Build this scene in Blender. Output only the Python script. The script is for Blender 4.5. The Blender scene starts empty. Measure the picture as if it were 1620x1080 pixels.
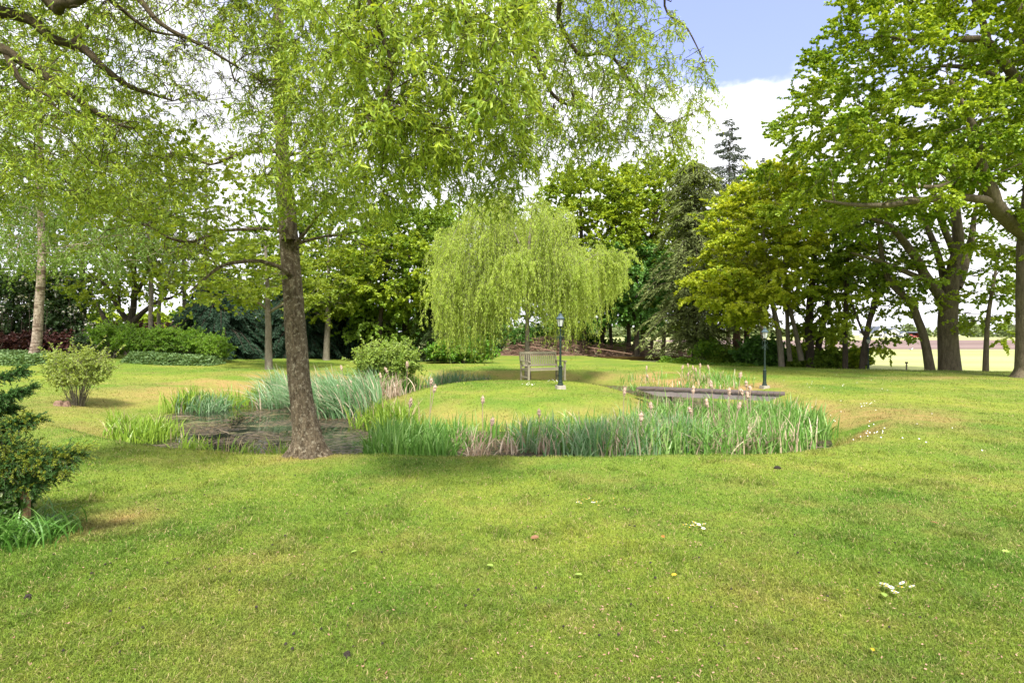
import bpy, math, random
import numpy as np
from mathutils import Vector, Matrix

C = bpy.context.scene
COL = C.collection
R = math.radians
rng = np.random.default_rng(7)
random.seed(7)

# ------------------------------------------------------------------ camera
CAMH = 1.6
cam_d = bpy.data.cameras.new("camera")
cam = bpy.data.objects.new("camera", cam_d)
COL.objects.link(cam)
cam.location = (0, 0, CAMH)
cam_d.sensor_width = 36.0
cam_d.lens = 20.0
cam.rotation_euler = (R(90 - 0.70), 0, 0)
cam_d.clip_start = 0.05
cam_d.clip_end = 4000
C.camera = cam

# ------------------------------------------------------------------ world, sun, exposure
SUN_EL, SUN_AZ = R(54), R(176)        # azimuth clockwise from +Y: high behind the camera
world = bpy.data.worlds.new("World")
C.world = world
world.use_nodes = True
wn, wl = world.node_tree.nodes, world.node_tree.links
wn.clear()
w_out = wn.new("ShaderNodeOutputWorld")
w_bg = wn.new("ShaderNodeBackground")
w_bg.inputs["Strength"].default_value = 0.15
sky = wn.new("ShaderNodeTexSky")
sky.sky_type = 'NISHITA'
sky.sun_disc = False
sky.sun_elevation = SUN_EL
sky.sun_rotation = SUN_AZ
sky.dust_density = 2.0
sky.air_density = 1.0
tc = wn.new("ShaderNodeTexCoord")
# clouds: a function of the view direction; one clear opening to the right of centre, high up
hd = Vector((0.40, 1.0, 0.80)).normalized()
vd = wn.new("ShaderNodeVectorMath"); vd.operation = 'DISTANCE'
vd.inputs[1].default_value = hd
wl.new(tc.outputs["Generated"], vd.inputs[0])
mp = wn.new("ShaderNodeMapping"); mp.inputs["Scale"].default_value = (3.2, 3.2, 5.5)
wl.new(tc.outputs["Generated"], mp.inputs["Vector"])
n1 = wn.new("ShaderNodeTexNoise"); n1.inputs["Scale"].default_value = 1.6; n1.inputs["Detail"].default_value = 9; n1.inputs["Roughness"].default_value = 0.55
wl.new(mp.outputs[0], n1.inputs["Vector"])
n2 = wn.new("ShaderNodeTexNoise"); n2.inputs["Scale"].default_value = 0.7; n2.inputs["Detail"].default_value = 5
wl.new(mp.outputs[0], n2.inputs["Vector"])
def wmath(op, a, b, clamp=False):
    m = wn.new("ShaderNodeMath"); m.operation = op; m.use_clamp = clamp
    for i, q in enumerate((a, b)):
        if isinstance(q, (int, float)): m.inputs[i].default_value = q
        else: wl.new(q, m.inputs[i])
    return m.outputs[0]
hole = wmath('ADD', vd.outputs["Value"], wmath('MULTIPLY', wmath('SUBTRACT', n1.outputs["Fac"], 0.5), 0.5))
mr = wn.new("ShaderNodeMapRange"); mr.interpolation_type = 'SMOOTHSTEP'
mr.inputs["From Min"].default_value = 0.255; mr.inputs["From Max"].default_value = 0.325
wl.new(hole, mr.inputs["Value"])
mr2 = wn.new("ShaderNodeMapRange"); mr2.interpolation_type = 'SMOOTHSTEP'
mr2.inputs["From Min"].default_value = 0.30; mr2.inputs["From Max"].default_value = 0.47
mr2.inputs["To Min"].default_value = 0.25
wl.new(n2.outputs["Fac"], mr2.inputs["Value"])
cover = wmath('MULTIPLY', mr.outputs[0], mr2.outputs[0], True)
shade = wn.new("ShaderNodeMapRange")
shade.inputs["From Min"].default_value = 0.3; shade.inputs["From Max"].default_value = 0.7
shade.inputs["To Min"].default_value = 2.7; shade.inputs["To Max"].default_value = 4.3
wl.new(n1.outputs["Fac"], shade.inputs["Value"])
cc = wn.new("ShaderNodeVectorMath"); cc.operation = 'SCALE'; cc.inputs[0].default_value = (0.975, 0.975, 1.03)
wl.new(shade.outputs[0], cc.inputs["Scale"])
sk = wn.new("ShaderNodeVectorMath"); sk.operation = 'MULTIPLY_ADD'
sk.inputs[1].default_value = (0.47, 0.39, 0.62); sk.inputs[2].default_value = (0.60, 0.74, 1.06)
wl.new(sky.outputs[0], sk.inputs[0])
mixw = wn.new("ShaderNodeMix"); mixw.data_type = 'RGBA'
wl.new(cover, mixw.inputs[0]); wl.new(sk.outputs[0], mixw.inputs[6]); wl.new(cc.outputs[0], mixw.inputs[7])
wl.new(mixw.outputs[2], w_bg.inputs["Color"])
wl.new(w_bg.outputs[0], w_out.inputs[0])

sun_d = bpy.data.lights.new("sun", 'SUN')
sun_d.energy = 3.3
sun_d.angle = R(9.0)
sun_d.color = (1.0, 0.95, 0.86)
sun = bpy.data.objects.new("sun", sun_d)
COL.objects.link(sun)
sdir = Vector((math.sin(SUN_AZ) * math.cos(SUN_EL), math.cos(SUN_AZ) * math.cos(SUN_EL), math.sin(SUN_EL)))
sun.rotation_euler = sdir.to_track_quat('Z', 'Y').to_euler()
C.view_settings.view_transform = 'Standard'
C.view_settings.look = 'None'
C.view_settings.gamma = 1.0
C.view_settings.exposure = 1.56
C.cycles.max_bounces = 6
C.cycles.diffuse_bounces = 3
C.cycles.glossy_bounces = 2
C.cycles.transmission_bounces = 4
C.cycles.transparent_max_bounces = 4

# ------------------------------------------------------------------ small helpers
def px(u, v, Y):
    """a point Y metres away that shows at (u, v) of the 1620x1080 photograph"""
    return (((u - 810) / 900.0) * Y, Y, CAMH - (v - 529) / 900.0 * Y)

_perm = np.random.default_rng(3).random((64, 64, 64)).astype(np.float32)
def vnoise(P, s=1.0):
    P = np.asarray(P, dtype=np.float64) * s + 1000.37
    i = np.floor(P).astype(int); f = P - i
    f = f * f * (3 - 2 * f); i0 = i & 63; i1 = (i + 1) & 63
    def g(a, b, c): return _perm[a, b, c]
    x0, y0, z0 = i0[..., 0], i0[..., 1], i0[..., 2]; x1, y1, z1 = i1[..., 0], i1[..., 1], i1[..., 2]
    fx, fy, fz = f[..., 0], f[..., 1], f[..., 2]
    a = g(x0, y0, z0) * (1 - fx) + g(x1, y0, z0) * fx
    b = g(x0, y1, z0) * (1 - fx) + g(x1, y1, z0) * fx
    c = g(x0, y0, z1) * (1 - fx) + g(x1, y0, z1) * fx
    d = g(x0, y1, z1) * (1 - fx) + g(x1, y1, z1) * fx
    return (a * (1 - fy) + b * fy) * (1 - fz) + (c * (1 - fy) + d * fy) * fz
def fnoise(P, s=1.0, o=3):
    t = 0; a = 0.5; w = 0
    for k in range(o):
        t = t + a * vnoise(P, s * 2 ** k); w += a; a *= .5
    return t / w
def sstep(a, b, x):
    t = np.clip((x - a) / (b - a), 0, 1); return t * t * (3 - 2 * t)
def unit(v):
    return v / np.maximum(np.linalg.norm(v, axis=-1, keepdims=True), 1e-9)
def rdir(r, n):
    return unit(r.normal(size=(n, 3)))

def tag(o, label=None, cat=None, group=None, kind=None):
    if label: o['label'] = label
    if cat: o['category'] = cat
    if group: o['group'] = group
    if kind: o['kind'] = kind
    return o
def empty(name, loc, label=None, cat=None, group=None):
    o = bpy.data.objects.new(name, None); COL.objects.link(o)
    o.location = loc; o.empty_display_size = 0.2
    return tag(o, label, cat, group)

class MB:
    """gathers vertices and faces, then links them as ONE mesh object"""
    def __init__(s): s.V = []; s.F = {}; s.A = []; s.n = 0; s.M = {}
    def add(s, V, F, a=None, mi=0):
        V = np.asarray(V, dtype=np.float32).reshape(-1, 3)
        F = np.asarray(F, dtype=np.int64)
        s.F.setdefault((F.shape[1], mi), []).append(F + s.n)
        s.V.append(V)
        s.A.append(np.full(len(V), 0.5, np.float32) if a is None else np.broadcast_to(np.asarray(a, np.float32), (len(V),)))
        s.n += len(V)
    def box(s, c, d, rz=0, mi=0, rx=0, ry=0, taper=1.0):
        q = np.array([[x, y, z] for z in (-.5, .5) for y in (-.5, .5) for x in (-.5, .5)])
        q[4:, :2] *= taper
        q = q * np.array(d)
        M = np.array(Matrix.Rotation(rz, 3, 'Z') @ Matrix.Rotation(ry, 3, 'Y') @ Matrix.Rotation(rx, 3, 'X'))
        s.add(q @ M.T + np.array(c), [[0, 2, 3, 1], [4, 5, 7, 6], [0, 1, 5, 4], [2, 6, 7, 3], [0, 4, 6, 2], [1, 3, 7, 5]], mi=mi)
    def lathe(s, prof, c=(0, 0, 0), k=16, mi=0, cap=True, rot=0.0):
        prof = np.array(prof, float); n = len(prof)
        a = np.arange(k) / k * 2 * np.pi + rot
        V = np.stack([prof[:, 0, None] * np.cos(a), prof[:, 0, None] * np.sin(a), np.repeat(prof[:, 1, None], k, 1)], -1).reshape(-1, 3) + np.array(c)
        i, j = np.meshgrid(np.arange(n - 1), np.arange(k), indexing='ij'); j2 = (j + 1) % k
        s.add(V, np.stack([i * k + j, i * k + j2, (i + 1) * k + j2, (i + 1) * k + j], -1).reshape(-1, 4), mi=mi)
        if cap:
            for r0, fl in ((0, True), (n - 1, False)):
                if prof[r0, 0] > 1e-4:
                    idx = np.arange(k)
                    ring = V[r0 * k:(r0 + 1) * k]
                    cc_ = ring.mean(0)
                    tri = np.stack([idx, (idx + 1) % k, np.full(k, k)], -1)
                    if fl: tri = tri[:, ::-1]
                    s.add(np.vstack([ring, cc_]), tri, mi=mi)
    def tubes(s, P, Rr, k=3, a=None, mi=0):
        """batch of polylines P[m,n,3] with radii Rr[m,n]"""
        P = np.asarray(P, float); Rr = np.asarray(Rr, float)
        m, n, _ = P.shape
        T = unit(np.gradient(P, axis=1))
        md = unit(P[:, -1] - P[:, 0])
        ref = np.where(np.abs(md[:, 2:3]) > 0.8, np.array([[1., 0.13, 0]]), np.array([[0.05, 0.1, 1.]]))
        U = unit(np.cross(T, ref[:, None, :])); W = np.cross(T, U)
        an = np.arange(k) / k * 2 * np.pi
        V = P[:, :, None] + Rr[:, :, None, None] * (U[:, :, None] * np.cos(an)[:, None] + W[:, :, None] * np.sin(an)[:, None])
        b = (np.arange(m) * n * k)[:, None, None]; i = np.arange(n - 1)[None, :, None]; j = np.arange(k)[None, None]; j2 = (j + 1) % k
        F = np.stack([b + i * k + j, b + (i + 1) * k + j, b + (i + 1) * k + j2, b + i * k + j2], -1).reshape(-1, 4)
        aa = None if a is None else np.repeat(np.asarray(a, np.float32), n * k)
        s.add(V.reshape(-1, 3), F, aa, mi)
    def build(s, name, mats, parent=None, base=(0, 0, 0), smooth=False):
        V = np.concatenate(s.V) - np.array(base, np.float32)
        A = np.concatenate(s.A)
        me = bpy.data.meshes.new(name)
        loops = []; tot = []; mi = []
        for (k, m_), L in s.F.items():
            f = np.concatenate(L); loops.append(f.ravel()); tot.append(np.full(len(f), k)); mi.append(np.full(len(f), m_))
        loops = np.concatenate(loops).astype(np.int32); tot = np.concatenate(tot).astype(np.int32); mi = np.concatenate(mi).astype(np.int32)
        me.vertices.add(len(V)); me.vertices.foreach_set("co", V.astype(np.float32).ravel())
        me.loops.add(len(loops)); me.loops.foreach_set("vertex_index", loops)
        me.polygons.add(len(tot))
        me.polygons.foreach_set("loop_start", np.concatenate([[0], np.cumsum(tot)[:-1]]).astype(np.int32))
        me.polygons.foreach_set("material_index", mi)
        me.update(calc_edges=True)
        me.polygons.foreach_set("use_smooth", np.full(len(tot), smooth))
        at = me.attributes.new("v", 'FLOAT', 'POINT'); at.data.foreach_set("value", A.astype(np.float32))
        if not isinstance(mats, (list, tuple)): mats = [mats]
        for m_ in mats: me.materials.append(m_)
        me.validate()
        o = bpy.data.objects.new(name, me); COL.objects.link(o)
        if parent is not None: o.parent = parent
        else: o.location = base
        return o

def crom(pts, step):
    """Catmull-Rom curve through rows (x,y,z,r) sampled every ~step metres"""
    P = np.array(pts, float); P = np.vstack([2 * P[0] - P[1], P, 2 * P[-1] - P[-2]])
    out = []
    for i in range(1, len(P) - 2):
        n = max(2, int(np.linalg.norm(P[i + 1, :3] - P[i, :3]) / step))
        t = np.arange(n)[:, None] / n
        out.append(0.5 * (2 * P[i] + (P[i + 1] - P[i - 1]) * t + (2 * P[i - 1] - 5 * P[i] + 4 * P[i + 1] - P[i + 2]) * t ** 2 + (-P[i - 1] + 3 * P[i] - 3 * P[i + 1] + P[i + 2]) * t ** 3))
    out.append(P[-2:-1])
    o = np.vstack(out); o[:, 3] = np.maximum(o[:, 3], 0.003)
    return o

# ------------------------------------------------------------------ materials
def newmat(name):
    m = bpy.data.materials.new(name); m.use_nodes = True
    nt = m.node_tree; nt.nodes.clear()
    out = nt.nodes.new("ShaderNodeOutputMaterial")
    return m, nt.nodes, nt.links, out
def mixc(N, L, fac, a, b):
    m = N.new("ShaderNodeMix"); m.data_type = 'RGBA'
    for i, q in ((0, fac), (6, a), (7, b)):
        if hasattr(q, 'is_linked'): L.new(q, m.inputs[i])
        elif isinstance(q, (int, float)): m.inputs[i].default_value = q
        else: m.inputs[i].default_value = (*q[:3], 1)
    return m.outputs[2]
def noise(N, L, vec, scale, detail=4, rough=0.5, lo=0.35, hi=0.65):
    n = N.new("ShaderNodeTexNoise"); n.inputs["Scale"].default_value = scale
    n.inputs["Detail"].default_value = detail; n.inputs["Roughness"].default_value = rough
    L.new(vec, n.inputs["Vector"])
    r = N.new("ShaderNodeMapRange"); r.inputs["From Min"].default_value = lo; r.inputs["From Max"].default_value = hi
    L.new(n.outputs["Fac"], r.inputs["Value"])
    return r.outputs[0]
def attr(N, name="v"):
    a = N.new("ShaderNodeAttribute"); a.attribute_name = name
    return a.outputs["Fac"]
def scaled(N, L, vec, sc):
    m = N.new("ShaderNodeMapping"); m.inputs["Scale"].default_value = sc; L.new(vec, m.inputs["Vector"])
    return m.outputs[0]
def mathn(N, L, op, a, b=0.0, clamp=False):
    m = N.new("ShaderNodeMath"); m.operation = op; m.use_clamp = clamp
    for i, q in enumerate((a, b)):
        if isinstance(q, (int, float)): m.inputs[i].default_value = q
        else: L.new(q, m.inputs[i])
    return m.outputs[0]

def leaf_mat(name, c0, c1, trans=0.42, rough=0.5, c2=None, spec=0.35, odd=0.93):
    """per-leaf colour between c0 and c1 by the attribute v; the back of the leaf lets light through"""
    m, N, L, out = newmat(name)
    v = attr(N)
    col = mixc(N, L, v, c0, c1)
    if c2 is not None:   # an odd leaf of another colour
        g = N.new("ShaderNodeMath"); g.operation = 'GREATER_THAN'; g.inputs[1].default_value = odd
        L.new(v, g.inputs[0]); col = mixc(N, L, g.outputs[0], col, c2)
    b = N.new("ShaderNodeBsdfPrincipled"); b.inputs["Roughness"].default_value = rough
    b.inputs["Specular IOR Level"].default_value = spec
    L.new(col, b.inputs["Base Color"])
    t = N.new("ShaderNodeBsdfTranslucent")
    tcol = N.new("ShaderNodeVectorMath"); tcol.operation = 'MULTIPLY'; tcol.inputs[1].default_value = (1.35, 1.2, 0.6)
    L.new(col, tcol.inputs[0]); L.new(tcol.outputs[0], t.inputs["Color"])
    mx = N.new("ShaderNodeMixShader"); mx.inputs[0].default_value = trans
    L.new(b.outputs[0], mx.inputs[1]); L.new(t.outputs[0], mx.inputs[2]); L.new(mx.outputs[0], out.inputs[0])
    return m

def bark_mat(name, c0, c1, c2=None, scale=6.0, stretch=0.22, bump=0.6, lichen=0.35, horiz=None):
    m, N, L, out = newmat(name)
    g = N.new("ShaderNodeNewGeometry").outputs["Position"]
    vec = scaled(N, L, g, (1, 1, stretch))
    f1 = noise(N, L, vec, scale * 2.2, 8, 0.65, 0.33, 0.67)
    vo = N.new("ShaderNodeTexVoronoi"); vo.feature = 'DISTANCE_TO_EDGE'; vo.inputs["Scale"].default_value = scale * 4.2
    vo.inputs["Randomness"].default_value = 1.0
    nw = N.new("ShaderNodeTexNoise"); nw.inputs["Scale"].default_value = scale * 1.6; nw.inputs["Detail"].default_value = 5; L.new(vec, nw.inputs["Vector"])
    wv = N.new("ShaderNodeVectorMath"); wv.operation = 'MULTIPLY_ADD'; wv.inputs[1].default_value = (.35, .35, .35)
    L.new(nw.outputs["Color"], wv.inputs[0]); L.new(vec, wv.inputs[2]); L.new(wv.outputs[0], vo.inputs["Vector"])
    crack = N.new("ShaderNodeMapRange"); crack.inputs["From Max"].default_value = 0.13; L.new(vo.outputs["Distance"], crack.inputs["Value"])
    col = mixc(N, L, f1, c0, c1)
    dark = tuple(x * 0.45 for x in c0)
    inv = mathn(N, L, 'SUBTRACT', 1.0, crack.outputs[0]); inv = mathn(N, L, 'MULTIPLY', inv, mathn(N, L, 'MULTIPLY', noise(N, L, vec, scale * .9, 4, .6, .35, .65), 0.75))
    col = mixc(N, L, inv, col, dark)
    if c2 is not None:
        f2 = noise(N, L, g, scale * 2.4, 7, 0.7, 0.52, 0.68)
        f2 = mathn(N, L, 'MULTIPLY', f2, lichen)
        col = mixc(N, L, f2, col, c2)
    if horiz is not None:
        hv = scaled(N, L, g, (1.2, 1.2, 7.0))
        f3 = noise(N, L, hv, 1.3, 5, 0.6, 0.53, 0.60)
        col = mixc(N, L, f3, col, horiz)
    b = N.new("ShaderNodeBsdfPrincipled"); b.inputs["Roughness"].default_value = 0.85
    b.inputs["Specular IOR Level"].default_value = 0.2
    L.new(col, b.inputs["Base Color"])
    bp = N.new("ShaderNodeBump"); bp.inputs["Strength"].default_value = bump; bp.inputs["Distance"].default_value = 0.03
    h = mathn(N, L, 'ADD', mathn(N, L, 'MULTIPLY', f1, 0.6), mathn(N, L, 'MULTIPLY', crack.outputs[0], 0.6))
    L.new(h, bp.inputs["Height"]); L.new(bp.outputs[0], b.inputs["Normal"])
    L.new(b.outputs[0], out.inputs[0])
    return m

def plain_mat(name, c0, c1=None, rough=0.6, scale=8.0, metal=0.0, bump=0.15, stretch=(1, 1, 1), spec=0.4, c2=None, c2lo=0.6):
    m, N, L, out = newmat(name)
    g = N.new("ShaderNodeTexCoord").outputs["Object"]
    vec = scaled(N, L, g, stretch)
    f = noise(N, L, vec, scale, 7, 0.6, 0.3, 0.7)
    col = mixc(N, L, f, c0, c1 if c1 is not None else tuple(x * 0.75 for x in c0))
    if c2 is not None:
        col = mixc(N, L, noise(N, L, vec, scale * 2.7, 6, 0.6, c2lo, c2lo + 0.08), col, c2)
    b = N.new("ShaderNodeBsdfPrincipled"); b.inputs["Roughness"].default_value = rough
    b.inputs["Metallic"].default_value = metal; b.inputs["Specular IOR Level"].default_value = spec
    L.new(col, b.inputs["Base Color"])
    if bump:
        bp = N.new("ShaderNodeBump"); bp.inputs["Strength"].default_value = bump; bp.inputs["Distance"].default_value = 0.01
        L.new(f, bp.inputs["Height"]); L.new(bp.outputs[0], b.inputs["Normal"])
    L.new(b.outputs[0], out.inputs[0])
    return m

def turf_color(N, L, blade=False):
    """colour of the mown lawn from the place on the ground: the same for the ground and for its blades"""
    g = N.new("ShaderNodeNewGeometry").outputs["Position"]
    flat = scaled(N, L, g, (1, 1, 0))
    big = noise(N, L, flat, 0.32, 3, 0.55, 0.36, 0.66)
    mid = noise(N, L, flat, 1.7, 4, 0.6, 0.38, 0.64)
    moss = noise(N, L, flat, 0.9, 5, 0.65, 0.50, 0.72)
    fine = noise(N, L, flat, 26.0, 3, 0.6, 0.3, 0.7)
    green = (0.112, 0.196, 0.022); lime = (0.262, 0.290, 0.042); deep = (0.060, 0.140, 0.018)
    straw = (0.31, 0.225, 0.085)
    col = mixc(N, L, big, green, lime)
    col = mixc(N, L, mathn(N, L, 'MULTIPLY', mid, 0.30), col, deep)
    col = mixc(N, L, mathn(N, L, 'MULTIPLY', noise(N, L, flat, 7.0, 5, 0.7, 0.42, 0.62), 0.38), col, deep)
    col = mixc(N, L, mathn(N, L, 'MULTIPLY', noise(N, L, flat, 4.3, 6, 0.75, 0.55, 0.70), 0.40), col, (0.27, 0.185, 0.07))
    col = mixc(N, L, mathn(N, L, 'MULTIPLY', moss, 0.42), col, straw)
    dry = attr(N, "v")
    dn = noise(N, L, flat, 2.6, 5, 0.65, 0.25, 0.75)
    d2 = mathn(N, L, 'MULTIPLY', dry, mathn(N, L, 'ADD', mathn(N, L, 'MULTIPLY', dn, 0.9), 0.35), True)
    col = mixc(N, L, d2, col, (0.33, 0.215, 0.09))
    return g, flat, fine, col

def turf_mat():
    m, N, L, out = newmat("mown_turf")
    g, flat, fine, col = turf_color(N, L)
    col = mixc(N, L, mathn(N, L, 'MULTIPLY', fine, 0.35), col, (0.10, 0.13, 0.02))
    speck = noise(N, L, flat, 60.0, 2, 0.5, 0.66, 0.72)
    col = mixc(N, L, mathn(N, L, 'MULTIPLY', speck, 0.35), col, (0.42, 0.33, 0.16))
    b = N.new("ShaderNodeBsdfPrincipled"); b.inputs["Roughness"].default_value = 0.9
    b.inputs["Specular IOR Level"].default_value = 0.1
    L.new(col, b.inputs["Base Color"])
    bp = N.new("ShaderNodeBump"); bp.inputs["Strength"].default_value = 0.6; bp.inputs["Distance"].default_value = 0.02
    L.new(fine, bp.inputs["Height"]); L.new(bp.outputs[0], b.inputs["Normal"])
    L.new(b.outputs[0], out.inputs[0])
    return m
def blade_mat():
    m, N, L, out = newmat("lawn_blades")
    g, flat, fine, col = turf_color(N, L)
    r = N.new("ShaderNodeAttribute"); r.attribute_name = "w"
    hs = N.new("ShaderNodeHueSaturation")
    vv = N.new("ShaderNodeMapRange"); vv.inputs["To Min"].default_value = 0.5; vv.inputs["To Max"].default_value = 1.75
    L.new(r.outputs["Fac"], vv.inputs["Value"]); L.new(vv.outputs[0], hs.inputs["Value"]); L.new(col, hs.inputs["Color"])
    st = mathn(N, L, 'GREATER_THAN', r.outputs["Fac"], 0.94)
    col = mixc(N, L, st, hs.outputs[0], (0.50, 0.40, 0.20))
    b = N.new("ShaderNodeBsdfPrincipled"); b.inputs["Roughness"].default_value = 0.55
    b.inputs["Specular IOR Level"].default_value = 0.25
    L.new(col, b.inputs["Base Color"])
    t = N.new("ShaderNodeBsdfTranslucent"); L.new(col, t.inputs["Color"])
    mx = N.new("ShaderNodeMixShader"); mx.inputs[0].default_value = 0.35
    L.new(b.outputs[0], mx.inputs[1]); L.new(t.outputs[0], mx.inputs[2]); L.new(mx.outputs[0], out.inputs[0])
    return m

def reed_mat(name, stops):
    m, N, L, out = newmat(name)
    v = attr(N)
    cr = N.new("ShaderNodeValToRGB")
    e = cr.color_ramp.elements
    while len(e) > 1: e.remove(e[-1])
    e[0].position = stops[0][0]; e[0].color = (*stops[0][1], 1)
    for p, c in stops[1:]:
        q = e.new(p); q.color = (*c, 1)
    L.new(v, cr.inputs[0])
    b = N.new("ShaderNodeBsdfPrincipled"); b.inputs["Roughness"].default_value = 0.42
    L.new(cr.outputs[0], b.inputs["Base Color"])
    t = N.new("ShaderNodeBsdfTranslucent"); L.new(cr.outputs[0], t.inputs["Color"])
    mx = N.new("ShaderNodeMixShader"); mx.inputs[0].default_value = 0.33
    L.new(b.outputs[0], mx.inputs[1]); L.new(t.outputs[0], mx.inputs[2]); L.new(mx.outputs[0], out.inputs[0])
    return m

M = {}
M['turf'] = turf_mat(); M['blade'] = blade_mat()
M['alder_bark'] = bark_mat('cherry_bark', (0.075, 0.052, 0.03), (0.30, 0.24, 0.16), (0.56, 0.50, 0.37), 9, 0.30, 1.0, 0.9)
M['oak_bark'] = bark_mat('oak_bark', (0.11, 0.09, 0.06), (0.23, 0.19, 0.125), (0.16, 0.17, 0.075), 5, 0.25, 0.9, 0.5)
M['dark_bark'] = bark_mat('dark_bark', (0.045, 0.036, 0.026), (0.10, 0.082, 0.06), None, 6, 0.3, 0.6)
M['grey_bark'] = bark_mat('grey_bark', (0.14, 0.12, 0.09), (0.26, 0.23, 0.18), (0.17, 0.18, 0.09), 6, 0.3, 0.6, 0.5)
M['red_bark'] = bark_mat('reddish_bark', (0.11, 0.06, 0.04), (0.22, 0.13, 0.085), None, 6, 0.2, 0.8)
M['birch_bark'] = bark_mat('birch_bark', (0.24, 0.17, 0.12), (0.52, 0.44, 0.36), (0.10, 0.065, 0.045), 3, 0.35, 0.6, 0.8, horiz=(0.13, 0.09, 0.065))
M['willow_bark'] = bark_mat('curly_willow_bark', (0.06, 0.045, 0.025), (0.14, 0.11, 0.065), (0.12, 0.115, 0.05), 14, 0.5, 0.7, 0.4)
M['dry_twig'] = bark_mat('dry_twigs', (0.15, 0.09, 0.065), (0.30, 0.20, 0.145), None, 9, 0.6, 0.3)
G = leaf_mat
M['lf_willow'] = G('curly_willow_leaf', (0.17, 0.28, 0.03), (0.4, 0.5, 0.06), 0.45, 0.42)
M['lf_alder'] = G('round_leaf', (0.16, 0.25, 0.025), (0.3, 0.38, 0.035), 0.5)
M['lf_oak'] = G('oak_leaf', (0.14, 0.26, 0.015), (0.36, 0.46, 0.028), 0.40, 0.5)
M['lf_oak2'] = G('mid_green_oak_leaf', (0.12, 0.22, 0.02), (0.26, 0.37, 0.035), 0.40)  # mid-green leaf colour of the forked oak and the leaning tree
M['lf_yellow'] = G('yellow_maple_leaf', (0.235, 0.345, 0.02), (0.49, 0.545, 0.035), 0.42)
M['lf_maple'] = G('maple_leaf', (0.15, 0.26, 0.018), (0.35, 0.44, 0.03), 0.42)
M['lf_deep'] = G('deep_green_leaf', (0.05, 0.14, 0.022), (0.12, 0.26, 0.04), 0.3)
M['lf_mid'] = G('mid_green_leaf', (0.11, 0.21, 0.022), (0.24, 0.35, 0.035), 0.4)
M['lf_weep'] = G('weeping_willow_leaf', (0.28, 0.4, 0.05), (0.47, 0.58, 0.11), 0.45)
M['lf_birch'] = G('birch_leaf', (0.11, 0.21, 0.03), (0.22, 0.34, 0.05), 0.45)
M['lf_larch'] = G('dull_needles', (0.085, 0.12, 0.035), (0.21, 0.25, 0.08), 0.25, 0.7)
M['lf_spruce'] = G('grey_needles', (0.045, 0.065, 0.05), (0.11, 0.14, 0.095), 0.15, 0.7)
M['lf_yew'] = G('dark_needles', (0.012, 0.032, 0.018), (0.035, 0.085, 0.042), 0.15, 0.6)
M['lf_conifer'] = G('green_needles', (0.04, 0.08, 0.02), (0.12, 0.18, 0.05), 0.2, 0.6)
M['lf_gold'] = G('golden_needles', (0.05, 0.12, 0.012), (0.34, 0.38, 0.04), 0.3, 0.6)
M['lf_juniper'] = G('juniper_needles', (0.02, 0.065, 0.018), (0.07, 0.17, 0.03), 0.2, 0.6)
M['lf_shrub'] = G('pale_shrub_leaf', (0.2, 0.29, 0.05), (0.38, 0.46, 0.12), 0.45)
M['lf_bushw'] = G('willow_bush_leaf', (0.17, 0.28, 0.05), (0.33, 0.44, 0.09), 0.42)
M['lf_laurel'] = G('laurel_leaf', (0.07, 0.19, 0.02), (0.19, 0.36, 0.03), 0.3, 0.35, None, 0.5)
M['lf_fern'] = G('bright_shrub_leaf', (0.09, 0.21, 0.02), (0.22, 0.36, 0.03), 0.4)
M['lf_cover'] = G('ground_cover_leaf', (0.08, 0.16, 0.045), (0.19, 0.29, 0.11), 0.3)
M['lf_bloom'] = G('blossoming_leaf', (0.04, 0.085, 0.03), (0.10, 0.17, 0.055), 0.3, 0.5, (0.78, 0.76, 0.72), 0.35, 0.83)
M['lf_red'] = G('dark_red_leaf', (0.04, 0.022, 0.018), (0.1, 0.032, 0.032), 0.3)
M['lf_ivy'] = G('ivy_leaf', (0.035, 0.10, 0.018), (0.14, 0.24, 0.05), 0.3, 0.4, (0.35, 0.40, 0.22))
M['lf_far'] = G('haze_tinted_leaf', (0.13, 0.18, 0.075), (0.25, 0.31, 0.13), 0.3, 0.8)  # distance haze put into the leaf colour: faint and greyed, no volume
GREEN = ((0.0, (0.55, 0.44, 0.30)), (0.10, (0.46, 0.37, 0.25)), (0.12, (0.09, 0.22, 0.03)), (0.6, (0.14, 0.30, 0.045)), (1.0, (0.27, 0.43, 0.12)))
BLUEG = ((0.0, (0.50, 0.42, 0.30)), (0.07, (0.46, 0.38, 0.26)), (0.09, (0.09, 0.22, 0.06)), (0.6, (0.15, 0.29, 0.115)), (1.0, (0.30, 0.42, 0.24)))
LIME = ((0.0, (0.45, 0.38, 0.2)), (0.04, (0.45, 0.38, 0.2)), (0.06, (0.15, 0.27, 0.025)), (1.0, (0.30, 0.44, 0.05)))
DEAD = ((0.0, (0.24, 0.16, 0.10)), (0.5, (0.44, 0.34, 0.25)), (1.0, (0.62, 0.52, 0.42)))
M['reed_g'] = reed_mat('green_reed', GREEN); M['reed_b'] = reed_mat('blue_green_reed', BLUEG)
M['reed_l'] = reed_mat('lime_reed', LIME); M['reed_d'] = reed_mat('dead_reed', DEAD)
M['seed'] = plain_mat('seed_fluff', (0.62, 0.48, 0.38), (0.36, 0.24, 0.17), 0.95, 60, bump=0.8)
M['teak'] = plain_mat('weathered_teak', (0.30, 0.27, 0.19), (0.18, 0.16, 0.115), 0.8, 9, stretch=(6, 6, 6))
M['deck'] = plain_mat('weathered_deck', (0.12, 0.092, 0.08), (0.065, 0.05, 0.045), 0.85, 7)
M['fascia'] = plain_mat('grey_beam', (0.22, 0.19, 0.185), (0.14, 0.12, 0.118), 0.85, 5)
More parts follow.
